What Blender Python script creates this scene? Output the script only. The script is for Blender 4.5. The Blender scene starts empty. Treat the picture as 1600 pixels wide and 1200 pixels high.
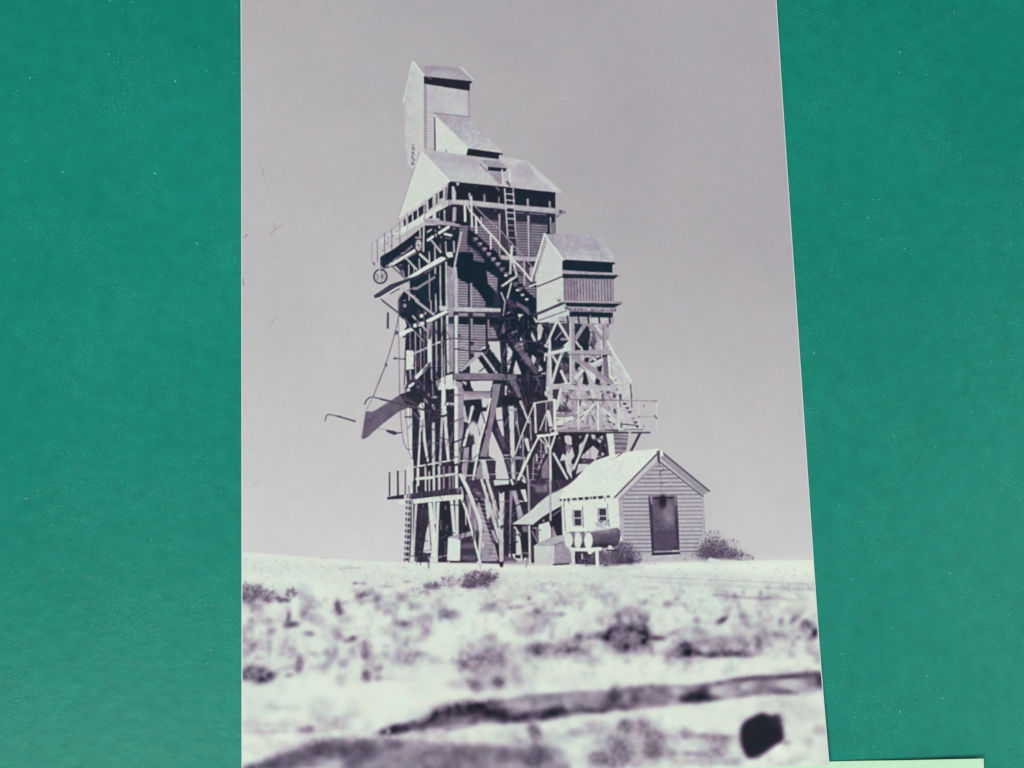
import bpy, math
import numpy as np

# ------------------------------------------------------------------ camera, world, lamps, exposure
F_PX = 1800.0                        # focal length in pixels of a 1600 px wide frame
TILT = math.atan(F_PX / 13090.0)     # the camera leans a little away from straight down
DIST = 0.2092
scene = bpy.context.scene
cam_data = bpy.data.cameras.new('camera')
cam = bpy.data.objects.new('camera', cam_data)
scene.collection.objects.link(cam)
cam_data.sensor_width = 36.0
cam_data.lens = 36.0 * F_PX / 1600.0
cam_data.clip_start = 0.01
cam_data.clip_end = 20.0
cam.location = (0.0, -DIST * math.sin(TILT), DIST * math.cos(TILT))
cam.rotation_euler = (TILT, 0.0, 0.0)
scene.camera = cam

world = bpy.data.worlds.new('World')
scene.world = world
world.use_nodes = True
bg = world.node_tree.nodes['Background']
bg.inputs['Color'].default_value = (0.93, 1.0, 0.98, 1)
bg.inputs['Strength'].default_value = 0.25

def area(name, loc, target, size, power, col):
    d = bpy.data.lights.new(name, 'AREA')
    d.shape = 'RECTANGLE'; d.size = size[0]; d.size_y = size[1]
    d.energy = power; d.color = col
    o = bpy.data.objects.new(name, d)
    scene.collection.objects.link(o)
    o.location = loc
    v = np.array(target, float) - np.array(loc, float)
    import mathutils
    o.rotation_euler = mathutils.Vector(v).to_track_quat('-Z', 'Y').to_euler()
    return o
area('window_light', (-0.31, -0.36, 0.74), (0.0, -0.02, 0.0), (0.30, 0.30), 5.15, (1.0, 1.0, 0.97))
area('ceiling_light', (0.75, -0.15, 1.15), (0.0, 0.0, 0.0), (0.5, 0.5), 4.9, (1.0, 0.99, 0.97))

vs = scene.view_settings
vs.view_transform = 'Standard'; vs.look = 'None'; vs.gamma = 1.0; vs.exposure = 0.0
vs.use_curve_mapping = False
scene.render.film_transparent = False
scene.cycles.use_denoising = True

# ------------------------------------------------------------------ plane <-> picture coordinates
CT, ST = math.cos(TILT), math.sin(TILT)
CAM = np.array([0.0, -DIST * ST, DIST * CT])
def unproject(px, py, z=0.0):
    a = (px - 800.0) / F_PX; b = (600.0 - py) / F_PX
    d = np.array([a, ST + b * CT, -CT + b * ST])
    s = (z - CAM[2]) / d[2]
    return CAM + d * s
def project(x, y, z):
    rx, ry, rz = x - CAM[0], y - CAM[1], z - CAM[2]
    dep = ry * ST - rz * CT
    up = ry * CT + rz * ST
    return 800.0 + F_PX * rx / dep, 600.0 - F_PX * up / dep

def tag(o, label=None, cat=None, group=None, kind=None):
    if label: o['label'] = label
    if cat: o['category'] = cat
    if group: o['group'] = group
    if kind: o['kind'] = kind
    return o

# ------------------------------------------------------------------ the printed picture, drawn tone by tone
# The print is itself a flat picture; what it shows is drawn here as grey tones g (0..255).
OX, OY = 355, -110
CW, CH = 1330 - OX, 1262 - OY
TONE = np.zeros((CH, CW)); PID = np.zeros((CH, CW), dtype=np.int16)
PARTS = []
CUR = [0, 0.0, 0.0, 1.0]                       # part id, tile origin x, y, zoom
prng = np.random.default_rng(3)
def part(name, label=None, parent=None):
    PARTS.append((name, label, parent)); return len(PARTS) - 1
def use(i): CUR[0] = i
def tile(x, y, s): CUR[1], CUR[2], CUR[3] = x, y, s
def _pt(p): return (CUR[1] + p[0] / CUR[3] - OX, CUR[2] + p[1] / CUR[3] - OY)
def _box(xs, ys, m):
    return max(0, int(min(xs) - m)), min(CW, int(max(xs) + m) + 2), max(0, int(min(ys) - m)), min(CH, int(max(ys) + m) + 2)
def _blend(x0, x1, y0, y1, a, g, mark=True):
    t = TONE[y0:y1, x0:x1]; t += (g - t) * a
    if mark:
        PID[y0:y1, x0:x1][a > 0.5] = CUR[0]
def _poly_cov(pts, x0, x1, y0, y1, n=3):
    ys = (np.arange((y1 - y0) * n) + 0.5) / n + y0
    xs = (np.arange((x1 - x0) * n) + 0.5) / n + x0
    ins = np.zeros((len(ys), len(xs)), dtype=bool)
    for k in range(len(pts)):
        ax, ay = pts[k]; bx, by = pts[(k + 1) % len(pts)]
        if ay == by: continue
        r = (ys >= min(ay, by)) & (ys < max(ay, by))
        if not r.any(): continue
        xc = ax + (ys[r] - ay) * (bx - ax) / (by - ay)
        ins[r] ^= xs[None, :] < xc[:, None]
    return ins.reshape(y1 - y0, n, x1 - x0, n).mean((1, 3))
def blur(a, r):
    if r <= 0: return a
    k = np.exp(-0.5 * (np.arange(-int(3 * r) - 1, int(3 * r) + 2) / r) ** 2); k /= k.sum()
    p = len(k) // 2
    b = np.pad(a, ((p, p), (0, 0)), 'edge'); b = sum(k[i] * b[i:i + a.shape[0]] for i in range(len(k)))
    b = np.pad(b, ((0, 0), (p, p)), 'edge'); return sum(k[i] * b[:, i:i + a.shape[1]] for i in range(len(k)))
def F(pts, g, soft=0.0, alpha=1.0, mark=True, lines=None, noise=0.0):
    """filled outline; g a tone or (g0, g1, 'x'|'y') running across it; lines = (pitch, slope, depth, axis)"""
    P = [_pt(p) for p in pts]
    xs = [p[0] for p in P]; ys = [p[1] for p in P]
    x0, x1, y0, y1 = _box(xs, ys, 1 + 3 * soft)
    if x1 <= x0 or y1 <= y0: return
    a = _poly_cov(P, x0, x1, y0, y1)
    if soft: a = blur(a, soft)
    yy, xx = np.mgrid[y0:y1, x0:x1]
    if isinstance(g, tuple):
        t = ((xx - min(xs)) / (max(xs) - min(xs))) if g[2] == 'x' else ((yy - min(ys)) / (max(ys) - min(ys)))
        gg = g[0] + (g[1] - g[0]) * np.clip(t, 0, 1)
    else: gg = np.full(a.shape, float(g))
    if lines:
        pitch, slope, depth, axis = lines; pitch = pitch / CUR[3]
        c = (yy - slope * xx) if axis == 'y' else (xx - slope * yy)
        ph = (c / pitch) % 1.0
        gg = gg + depth * (np.cos(2 * np.pi * ph)) 
    if noise: gg = gg + prng.normal(0, noise, a.shape)
    _blend(x0, x1, y0, y1, a * alpha, gg, mark)
def L(x0_, y0_, x1_, y1_, w, g, w2=None, mark=True, dash=None, alpha=1.0):
    (ax, ay), (bx, by) = _pt((x0_, y0_)), _pt((x1_, y1_))
    w = w / CUR[3]; w2 = w if w2 is None else w2 / CUR[3]
    x0, x1, y0, y1 = _box([ax, bx], [ay, by], max(w, w2) / 2 + 1)
    if x1 <= x0 or y1 <= y0: return
    yy, xx = np.mgrid[y0:y1, x0:x1] + 0.5
    dx, dy = bx - ax, by - ay; l2 = dx * dx + dy * dy + 1e-9
    t = np.clip(((xx - ax) * dx + (yy - ay) * dy) / l2, 0, 1)
    d = np.hypot(xx - ax - t * dx, yy - ay - t * dy)
    ww = w + (w2 - w) * t
    a = np.clip(ww / 2 + 0.5 - d, 0, 1) * np.minimum(1, ww + 0.15)
    if dash:
        s = t * math.sqrt(l2); a = a * (0.35 + 0.65 * ((s / dash) % 1.0 < 0.55))
    _blend(x0, x1, y0, y1, a * alpha, g, mark)
def PL(pts, w, g, **k):
    for a, b in zip(pts[:-1], pts[1:]): L(a[0], a[1], b[0], b[1], w, g, **k)
def E(cx, cy, rx, ry, g, soft=0.0, alpha=1.0, ring=0.0, mark=True, ang=0.0):
    x, y = _pt((cx, cy)); rx /= CUR[3]; ry /= CUR[3]; m = max(rx, ry) + 2 + 3 * soft
    x0, x1, y0, y1 = _box([x], [y], m)
    if x1 <= x0 or y1 <= y0: return
    yy, xx = np.mgrid[y0:y1, x0:x1] + 0.5
    c, s = math.cos(ang), math.sin(ang)
    ux = (xx - x) * c + (yy - y) * s; uy = -(xx - x) * s + (yy - y) * c
    r = np.sqrt((ux / rx) ** 2 + (uy / ry) ** 2); d = (r - 1) * min(rx, ry)
    if ring: a = np.clip(ring / CUR[3] / 2 + 0.5 - np.abs(d), 0, 1)
    elif soft: a = 1 / (1 + np.exp(np.clip(d / soft, -30, 30) * 1.7))
    else: a = np.clip(0.5 - d, 0, 1)
    _blend(x0, x1, y0, y1, a * alpha, g, mark)
def B(cx, cy, rx, ry, g, alpha=0.8, ang=0.0, mark=False):
    """gaussian blot, for what the picture shows out of focus"""
    x, y = _pt((cx, cy)); rx /= CUR[3]; ry /= CUR[3]; m = 2.6 * max(rx, ry)
    x0, x1, y0, y1 = _box([x], [y], m)
    if x1 <= x0 or y1 <= y0: return
    yy, xx = np.mgrid[y0:y1, x0:x1] + 0.5
    c, s = math.cos(ang), math.sin(ang)
    ux = (xx - x) * c + (yy - y) * s; uy = -(xx - x) * s + (yy - y) * c
    a = np.minimum(1, 1.25 * np.exp(-np.power((ux / rx) ** 2 + (uy / ry) ** 2, 1.15) * 0.8)) * alpha
    t = TONE[y0:y1, x0:x1]; t += (g - t) * a
    if mark: PID[y0:y1, x0:x1][a > 0.3] = CUR[0]
def smooth_noise(h, w, r, seed):
    n = np.random.default_rng(seed).normal(0, 1, (int(h / r) + 5, int(w / r) + 5))
    yy = np.arange(h) / r + 1; xx = np.arange(w) / r + 1
    yi = yy.astype(int); xi = xx.astype(int); fy = yy - yi; fx = xx - xi
    fy = fy * fy * (3 - 2 * fy); fx = fx * fx * (3 - 2 * fx)
    a = n[yi][:, xi] * (1 - fx) + n[yi][:, xi + 1] * fx
    b = n[yi + 1][:, xi] * (1 - fx) + n[yi + 1][:, xi + 1] * fx
    return a * (1 - fy[:, None]) + b * fy[:, None]
def bush(cx, cy, rx, ry, n, dark=45, light=170, size=7, tri=0.0, body=0.0):
    """a clump of leaf-sized light and dark dabs, darker low down"""
    if body: B(cx, cy + ry * .15, rx * .85, ry * .8, 78, body, mark=True)
    for _ in range(n):
        a = prng.uniform(0, 2 * math.pi); r = math.sqrt(prng.uniform(0, 1))
        x = cx + rx * r * math.cos(a); y = cy + ry * r * math.sin(a)
        low = (y - cy) / ry
        p = prng.uniform()
        g = dark + prng.uniform(0, 45) if p < 0.50 + 0.28 * low else (light - prng.uniform(0, 60) if p > 0.80 + 0.1 * low else 96 + prng.uniform(-25, 25))
        s = size * prng.uniform(0.5, 1.3)
        t = math.atan2(y - (cy + ry), x - cx) + prng.normal(0, .5); l = s * prng.uniform(.8, 3.6) * (1.5 if prng.uniform() < .12 else 1)
        L(x, y, x + l * math.cos(t), y + l * math.sin(t), s * .8, g, s * .35)

# ---- sky
P_SKY = part('sky', 'pale grey empty sky of the picture'); use(P_SKY)
gy = np.array([-110, 0, 200, 400, 600, 860, 1262]); gx = np.array([355, 600, 900, 1250, 1330])
gv = np.array([[178, 172, 171, 172, 172], [179, 173, 172, 172, 172], [188, 182, 173, 171, 171], [190, 189, 178, 173, 173],
               [198, 197, 192, 187, 187], [208, 208, 206, 204, 204], [210, 210, 207, 205, 205]], float)
tmp = np.stack([np.interp(np.arange(CW) + OX, gx, r) for r in gv])
TONE[:] = np.stack([np.interp(np.arange(CH) + OY, gy, tmp[:, i]) for i in range(CW)], 1)
TONE += smooth_noise(CH, CW, 90, 1) * 1.3
tile(370, 200, 3.53)                            # scratches and dirt on the sky
PL([(125, 170), (143, 235), (160, 310), (190, 385)], 3.5, 165, alpha=.5)
L(143, 228, 147, 262, 8, 162, alpha=.5)
PL([(182, 595), (210, 560), (245, 535)], 6, 150, alpha=.6); L(200, 520, 215, 560, 5, 150, alpha=.6)
L(188, 1080, 200, 1065, 6, 155, alpha=.6); L(200, 1065, 215, 1048, 4, 160); L(45, 600, 58, 588, 9, 160); L(32, 830, 38, 870, 5, 140)
L(210, 705, 213, 712, 4, 160)
tile(0, 0, 1); L(398, 757, 402, 753, 1.6, 170, alpha=.5); B(790, 70, 30, 3, 160, .25)

# ---- ground
P_GND = part('ground', 'bright sandy ground, blurred towards the viewer'); use(P_GND)
tile(0, 0, 1)
F([(350, 862), (378, 862), (450, 868), (560, 876), (640, 879), (800, 884), (985, 884), (1080, 879), (1180, 876), (1340, 874), (1340, 1280), (350, 1280)], (222, 224, 'y'), soft=0.8)
HZ = lambda x: np.interp(x, [350, 450, 560, 640, 800, 985, 1180, 1340], [862, 868, 876, 879, 884, 884, 876, 874])
yy, xx = np.mgrid[0:CH, 0:CW]; dpt = (yy + OY) - HZ(xx[0] + OX)[None, :]
far = np.clip(dpt / 10, 0, 1) * np.clip(1 - (dpt - 55) / 60, 0, 1)
nz = smooth_noise(CH, CW, 2.2, 5) * 3.2 + smooth_noise(CH, CW, 7, 6) * 2.6
TONE += np.where(dpt > 0, nz * far, 0) - np.where(dpt > 4, 7 * np.exp(-((dpt - 26) / 16.0) ** 2), 0)
mid = np.clip((dpt - 30) / 40, 0, 1)
st = smooth_noise(CH, CW, 17, 7) * 5.5 + smooth_noise(CH, CW, 42, 8) * 4
TONE += np.where(dpt > 0, np.minimum(st, 5) * mid, 0)
B(1100, 884, 150, 5, 232, .7); B(1230, 890, 90, 12, 234, .8); B(1000, 900, 200, 5, 208, .5)
L(990, 901, 1275, 913, 3, 192, alpha=.6); L(1010, 908, 1275, 921, 5, 200, alpha=.5); L(1060, 914, 1275, 922, 2, 186, alpha=.35)
L(1101, 895, 1108, 904, 1.2, 200)
B(455, 930, 70, 26, 234, .7); B(760, 990, 60, 30, 233, .8); B(600, 980, 60, 30, 231, .6); B(1100, 1040, 230, 14, 232, .9); B(560, 1090, 120, 22, 231, .7)
for _ in range(420):                            # grit near the horizon
    x = prng.uniform(380, 1270); y = HZ(x) + 8 + abs(prng.normal(0, 22)); s = prng.uniform(.6, 1.6)
    if y < 960: L(x, y, x + prng.uniform(-3, 3), y + prng.uniform(-.4, .4), s, prng.uniform(165, 205), alpha=.7)
tile(370, 860, 4)
for p in [(740, 205, 14, 8, 130, .8, 0), (780, 205, 22, 6, 160, .7, 0), (720, 110, 60, 4, 180, .7, 0), (930, 225, 50, 8, 165, .6, 0), (1070, 195, 20, 6, 150, .7, 0),
          (540, 50, 30, 4, 190, .5, 0)]: B(*p)
# soft, out-of-focus tufts: (x, y, rx, ry, tone, alpha, angle) in the enlargement's own pixels
for p in [(780, 280, 34, 16, 130, .8, -.3), (820, 260, 20, 14, 150, .6, -.5), (800, 320, 45, 14, 150, .6, 0), (870, 310, 22, 16, 150, .7, 0), (880, 355, 18, 26, 165, .6, 0),
          (630, 345, 16, 34, 120, .9, 0), (640, 385, 22, 16, 125, .85, 0), (675, 325, 20, 8, 170, .6, -.3), (945, 335, 50, 18, 170, .7, 0), (1125, 350, 40, 22, 160, .75, 0), (1020, 310, 30, 14, 185, .6, 0),
          (325, 420, 12, 34, 110, .9, 0), (345, 463, 38, 16, 75, .95, -.1), (318, 455, 14, 18, 85, .8, 0),
          (430, 410, 32, 18, 150, .75, 0), (480, 420, 55, 30, 172, .7, .4), (455, 380, 30, 50, 190, .5, 0), (520, 450, 40, 22, 185, .6, 0), (450, 520, 34, 14, 135, .8, 0), (215, 510, 34, 16, 170, .7, -.5),
          (635, 535, 26, 26, 145, .75, 0), (600, 500, 22, 26, 180, .6, 0), (715, 555, 32, 13, 100, .9, -.4), (690, 565, 24, 12, 140, .6, 0), (800, 600, 16, 40, 150, .7, 0), (797, 650, 20, 28, 120, .85, 0),
          (1030, 458, 42, 16, 105, .9, 0), (1000, 445, 30, 14, 160, .6, 0), (1325, 402, 52, 22, 115, .85, -.1), (1300, 380, 36, 12, 150, .6, 0), (1185, 520, 40, 24, 150, .7, -.5), (1150, 550, 30, 20, 175, .6, 0), (960, 500, 50, 30, 185, .6, 0),
          (1150, 450, 50, 34, 188, .6, 0), (1200, 410, 40, 30, 190, .5, 0), (1010, 590, 40, 30, 188, .6, 0), (1070, 640, 60, 60, 190, .6, .5), (1020, 650, 50, 40, 192, .5, 0), (1580, 355, 40, 20, 150, .7, 0), (1540, 380, 40, 14, 185, .6, 0),
          (60, 780, 34, 26, 62, .95, 0), (90, 750, 40, 26, 120, .8, 0), (150, 755, 34, 26, 95, .85, 0), (175, 800, 50, 22, 62, .95, -.3), (215, 780, 24, 18, 80, .9, -.6), (110, 790, 50, 20, 125, .8, 0),
          (385, 725, 20, 36, 90, .95, .1), (325, 782, 22, 13, 130, .85, 0), (330, 730, 70, 14, 185, .6, -.3), (400, 690, 16, 30, 150, .6, 0), (560, 710, 18, 36, 150, .75, .4), (590, 670, 14, 30, 180, .6, .4), (500, 735, 60, 14, 190, .5, 0), (110, 600, 14, 36, 175, .6, .3), (60, 560, 30, 16, 185, .5, 0),
          (812, 780, 24, 30, 85, .95, -.4), (800, 800, 20, 18, 110, .6, 0), (880, 740, 28, 22, 130, .8, -.5), (885, 795, 26, 22, 155, .7, 0), (650, 810, 30, 36, 170, .6, .6), (950, 800, 50, 12, 190, .5, 0), (1060, 810, 50, 12, 195, .4, 0),
          (530, 980, 80, 60, 195, .6, 0), (520, 1050, 70, 40, 190, .65, 0), (640, 1060, 90, 26, 178, .75, -.3), (230, 980, 60, 30, 192, .6, 0), (350, 985, 50, 24, 196, .5, 0), (720, 980, 40, 50, 200, .5, 0), (440, 1120, 52, 20, 120, .9, -.1), (580, 1115, 80, 22, 175, .6, -.2), (200, 1135, 140, 16, 186, .6, 0), (170, 1090, 120, 20, 200, .5, 0), (60, 480, 40, 60, 205, .4, 0), (130, 365, 50, 24, 188, .6, 0), (200, 440, 60, 30, 205, .5, 0)]:
    B(*p)
tile(700, 860, 4)
for p in [(505, 298, 12, 10, 90, .9, 0), (430, 355, 40, 7, 110, .85, -.1), (460, 290, 60, 20, 180, .5, 0), (520, 335, 36, 10, 150, .6, 0), (280, 355, 50, 22, 165, .7, 0), (330, 320, 40, 12, 180, .6, 0), (555, 382, 20, 20, 95, .9, 0), (560, 420, 30, 14, 130, .6, 0), (520, 400, 30, 14, 130, .6, 0), (640, 398, 70, 9, 165, .7, 0), (710, 400, 18, 12, 140, .7, 0),
          (510, 450, 90, 55, 188, .75, 0), (490, 500, 60, 26, 170, .7, 0), (590, 480, 16, 30, 140, .7, .4), (740, 330, 60, 20, 195, .6, 0), (600, 210, 24, 5, 160, .6, 0), (660, 208, 14, 5, 165, .6, 0), (680, 262, 12, 7, 150, .6, 0), (940, 430, 20, 28, 160, .7, 0), (1050, 410, 20, 10, 165, .7, 0), (1235, 420, 20, 24, 120, .8, 0), (1220, 330, 20, 20, 175, .6, 0), (1150, 365, 30, 14, 165, .5, 0), (1210, 400, 50, 24, 175, .6, 0),
          # left of centre grey mound
          (230, 660, 110, 90, 172, .85, 0), (250, 580, 50, 40, 190, .6, 0), (110, 715, 50, 30, 150, .8, 0), (220, 720, 70, 60, 158, .7, 0), (340, 700, 70, 50, 182, .7, 0), (170, 845, 36, 30, 95, .9, .2), (140, 810, 30, 26, 130, .7, 0), (305, 825, 44, 34, 66, .98, 0), (330, 800, 30, 16, 110, .5, 0), (425, 780, 34, 54, 155, .75, 0), (60, 840, 60, 26, 175, .6, 0), (240, 850, 90, 24, 180, .6, 0), (250, 780, 100, 50, 175, .7, 0), (165, 620, 40, 30, 185, .4, 0),
          (650, 620, 190, 40, 178, .75, 0), (550, 620, 42, 36, 85, .9, .2), (610, 600, 40, 16, 120, .7, 0), (500, 620, 30, 20, 170, .6, 0), (770, 615, 60, 26, 90, .9, 0), (810, 550, 26, 34, 95, .85, .5), (700, 610, 50, 26, 150, .7, 0), (780, 575, 60, 24, 150, .7, 0), (830, 640, 60, 12, 180, .6, 0),
          (1000, 530, 110, 28, 150, .8, 0), (920, 540, 70, 16, 145, .8, -.2), (1010, 540, 40, 34, 62, .95, 0), (1110, 545, 90, 80, 95, .95, 0), (1110, 510, 46, 30, 150, .8, 0), (1060, 480, 40, 22, 95, .8, -.4), (1100, 605, 62, 26, 58, .95, 0), (1225, 540, 44, 50, 62, .97, .2), (1230, 490, 20, 26, 105, .8, 0), (1300, 548, 46, 12, 80, .85, 0), (1160, 560, 30, 30, 140, .5, 0), (1060, 420, 120, 50, 200, .4, 0), (1000, 600, 60, 24, 190, .5, 0),
          (1495, 600, 60, 40, 130, .85, 0), (1500, 640, 72, 24, 58, .97, 0), (1470, 590, 40, 26, 110, .7, 0), (1390, 640, 60, 24, 170, .7, 0), (1425, 510, 30, 16, 135, .8, -.3), (1480, 520, 90, 30, 190, .5, 0), (1550, 440, 20, 14, 160, .6, 0)]:
    B(*p)
tile(900, 860, 4)
for p in [(905, 440, 26, 13, 70, .97, -.45), (930, 425, 20, 10, 110, .8, -.5), (760, 440, 22, 20, 165, .7, 0), (820, 450, 24, 16, 178, .6, 0), (700, 500, 60, 40, 190, .5, 0), (800, 575, 36, 20, 85, .92, 0), (880, 565, 60, 22, 140, .8, -.2), (790, 540, 50, 40, 170, .7, 0),
          (950, 590, 140, 50, 168, .8, 0), (1030, 590, 60, 50, 155, .7, 0), (960, 645, 130, 16, 85, .92, -.02), (1050, 645, 60, 18, 62, .95, -.05), (860, 655, 50, 14, 95, .8, 0), (930, 640, 36, 18, 66, .8, 0), (1140, 590, 20, 36, 100, .92, -.2), (1150, 615, 14, 14, 120, .7, 0), (1180, 520, 20, 30, 155, .7, 0), (1280, 450, 16, 26, 140, .7, .2), (1260, 520, 40, 20, 150, .7, 0), (1370, 430, 34, 16, 130, .85, -.6), (1450, 462, 36, 22, 108, .9, 0), (1495, 510, 18, 26, 80, .9, 0), (1410, 500, 40, 20, 165, .6, 0), (1200, 430, 30, 20, 185, .6, 0), (1330, 490, 60, 26, 190, .5, 0),
          (1010, 292, 70, 7, 165, .7, .08), (1175, 300, 40, 9, 130, .8, 0), (1100, 296, 60, 6, 160, .6, 0), (890, 280, 40, 7, 170, .6, 0), (1310, 305, 60, 6, 170, .6, .1), (1155, 272, 10, 18, 165, .6, 0), (990, 275, 8, 14, 170, .6, 0), (435, 320, 20, 14, 165, .6, 0), (340, 365, 30, 14, 160, .5, 0), (210, 270, 18, 8, 170, .5, 0), (60, 222, 20, 6, 170, .5, 0), (480, 235, 36, 7, 175, .5, 0), (640, 300, 24, 10, 190, .5, 0),
          (1200, 620, 250, 30, 215, .5, 0), (600, 640, 60, 20, 180, .6, 0)]:
    B(*p)

# ---- the dark plank edge and log across the foreground, far out of focus
P_LOG = part('foreground_log', 'blurred dark log running across the foreground'); use(P_LOG)
tile(700, 1000, 4)
F([(-380, 590), (-260, 540), (-100, 500), (-20, 470), (100, 405), (400, 375), (480, 345), (700, 335), (1000, 320), (1120, 300), (1400, 285), (1500, 290), (1620, 270), (1900, 240), (2080, 215), (2340, 195),
   (2345, 300), (2230, 325), (2100, 335), (1900, 345), (1600, 380), (1350, 415), (1100, 440), (900, 462), (700, 490), (500, 510), (300, 515), (150, 530), (0, 520), (-60, 560), (-180, 575), (-230, 560), (-300, 585)], 128, soft=2.6)
for p in [(-340, 560, 80, 24, 38, .97, -.25), (-380, 575, 40, 10, 60, .7, 0), (-250, 545, 60, 22, 60, .9, -.2), (-190, 530, 50, 26, 100, .8, 0), (-80, 490, 80, 36, 48, .95, -.35), (-20, 540, 110, 26, 52, .95, -.1), (60, 450, 120, 44, 50, .95, -.1), (200, 430, 150, 40, 46, .96, 0), (120, 500, 70, 22, 125, .6, 0), (170, 475, 40, 22, 120, .6, 0), (310, 450, 60, 56, 44, .9, 0), (350, 490, 130, 24, 44, .95, 0), (480, 480, 110, 20, 48, .95, 0), (600, 460, 110, 30, 38, .97, -.15), (690, 425, 40, 28, 50, .9, 0), (470, 385, 40, 14, 110, .7, 0),
          (560, 400, 160, 34, 168, .85, -.1), (400, 400, 70, 24, 178, .85, 0), (640, 350, 140, 12, 150, .8, -.05), (755, 400, 34, 34, 185, .85, 0), (820, 410, 40, 36, 75, .9, .3), (900, 440, 100, 16, 52, .95, 0), (990, 412, 56, 24, 52, .92, 0), (870, 370, 110, 40, 145, .8, 0), (940, 350, 60, 30, 170, .6, 0), (1040, 350, 32, 56, 75, .85, .2), (1090, 420, 44, 24, 70, .9, 0), (1180, 340, 110, 40, 120, .8, 0), (1220, 375, 80, 30, 78, .85, 0), (1300, 310, 80, 30, 110, .7, 0), (1340, 385, 60, 26, 125, .8, 0), (1210, 320, 50, 20, 95, .6, 0),
          (1440, 322, 56, 26, 190, .92, 0), (1420, 385, 44, 26, 190, .9, 0), (1570, 345, 90, 34, 66, .95, -.2), (1610, 320, 40, 22, 52, .9, 0), (1540, 370, 80, 18, 52, .95, -.08), (1640, 360, 50, 20, 55, .9, 0), (1510, 300, 60, 16, 150, .7, 0),
          (1700, 315, 70, 34, 200, .95, 0), (1780, 345, 60, 24, 196, .9, 0), (1880, 290, 60, 26, 205, .95, 0), (1760, 262, 80, 12, 95, .9, -.12), (1900, 240, 100, 12, 66, .92, -.08), (1800, 300, 20, 30, 120, .7, 0), (1830, 345, 40, 10, 110, .8, 0), (1960, 300, 70, 30, 135, .8, 0), (2100, 290, 40, 12, 120, .7, 0), (2010, 240, 90, 14, 95, .8, 0), (2130, 270, 90, 28, 205, .95, -.05), (2170, 295, 60, 18, 205, .8, 0), (2100, 325, 60, 14, 58, .92, .1), (2060, 318, 30, 12, 100, .8, 0), (2240, 300, 60, 30, 165, .8, 0), (2120, 230, 110, 10, 75, .85, -.05), (2270, 215, 100, 14, 88, .85, -.08), (2325, 250, 26, 30, 45, .95, 0), (2340, 275, 20, 24, 70, .8, 0), (2260, 260, 50, 20, 150, .7, 0)]:
    B(*p)
tile(370, 1000, 4); E(945, 563, 5, 18, 190, .3); E(955, 572, 6, 10, 180, .3)
P_PLK = part('foreground_plank', 'blurred grey weathered plank along the bottom'); use(P_PLK)
tile(370, 1000, 4)
F([(-80, 820), (60, 790), (200, 745), (350, 690), (500, 650), (560, 632), (900, 630), (1200, 640), (1400, 650), (1700, 660), (1900, 650), (2050, 680), (2080, 740), (2100, 900), (2200, 1100), (-80, 1100)], 126, soft=5)
for p in [(560, 680, 110, 50, 82, .9, 0), (760, 700, 130, 50, 80, .9, 0), (300, 760, 160, 40, 96, .8, -.3), (120, 800, 90, 20, 90, .8, -.3), (880, 660, 120, 40, 98, .8, 0), (1000, 720, 60, 50, 138, .7, 0), (600, 790, 90, 36, 205, .85, -.1), (480, 830, 120, 30, 214, .9, 0), (850, 790, 90, 34, 165, .85, 0), (730, 770, 60, 40, 92, .9, 0), (1000, 800, 100, 30, 128, .6, 0), (1130, 700, 60, 40, 120, .7, 0), (1250, 760, 60, 30, 150, .6, 0), (1140, 660, 80, 20, 150, .5, 0), (1440, 760, 36, 50, 172, .8, 0), (1500, 720, 120, 40, 112, .7, 0), (1600, 770, 120, 50, 120, .7, 0), (1750, 790, 150, 40, 165, .85, 0), (1900, 730, 90, 40, 74, .95, 0), (1880, 700, 60, 30, 100, .8, 0), (1990, 710, 80, 30, 100, .85, 0), (1860, 760, 60, 26, 88, .8, 0), (1960, 790, 60, 40, 160, .7, 0)]:
    B(*p)
use(P_GND)
tile(700, 1000, 4)       # light lower right with blotches
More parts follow.
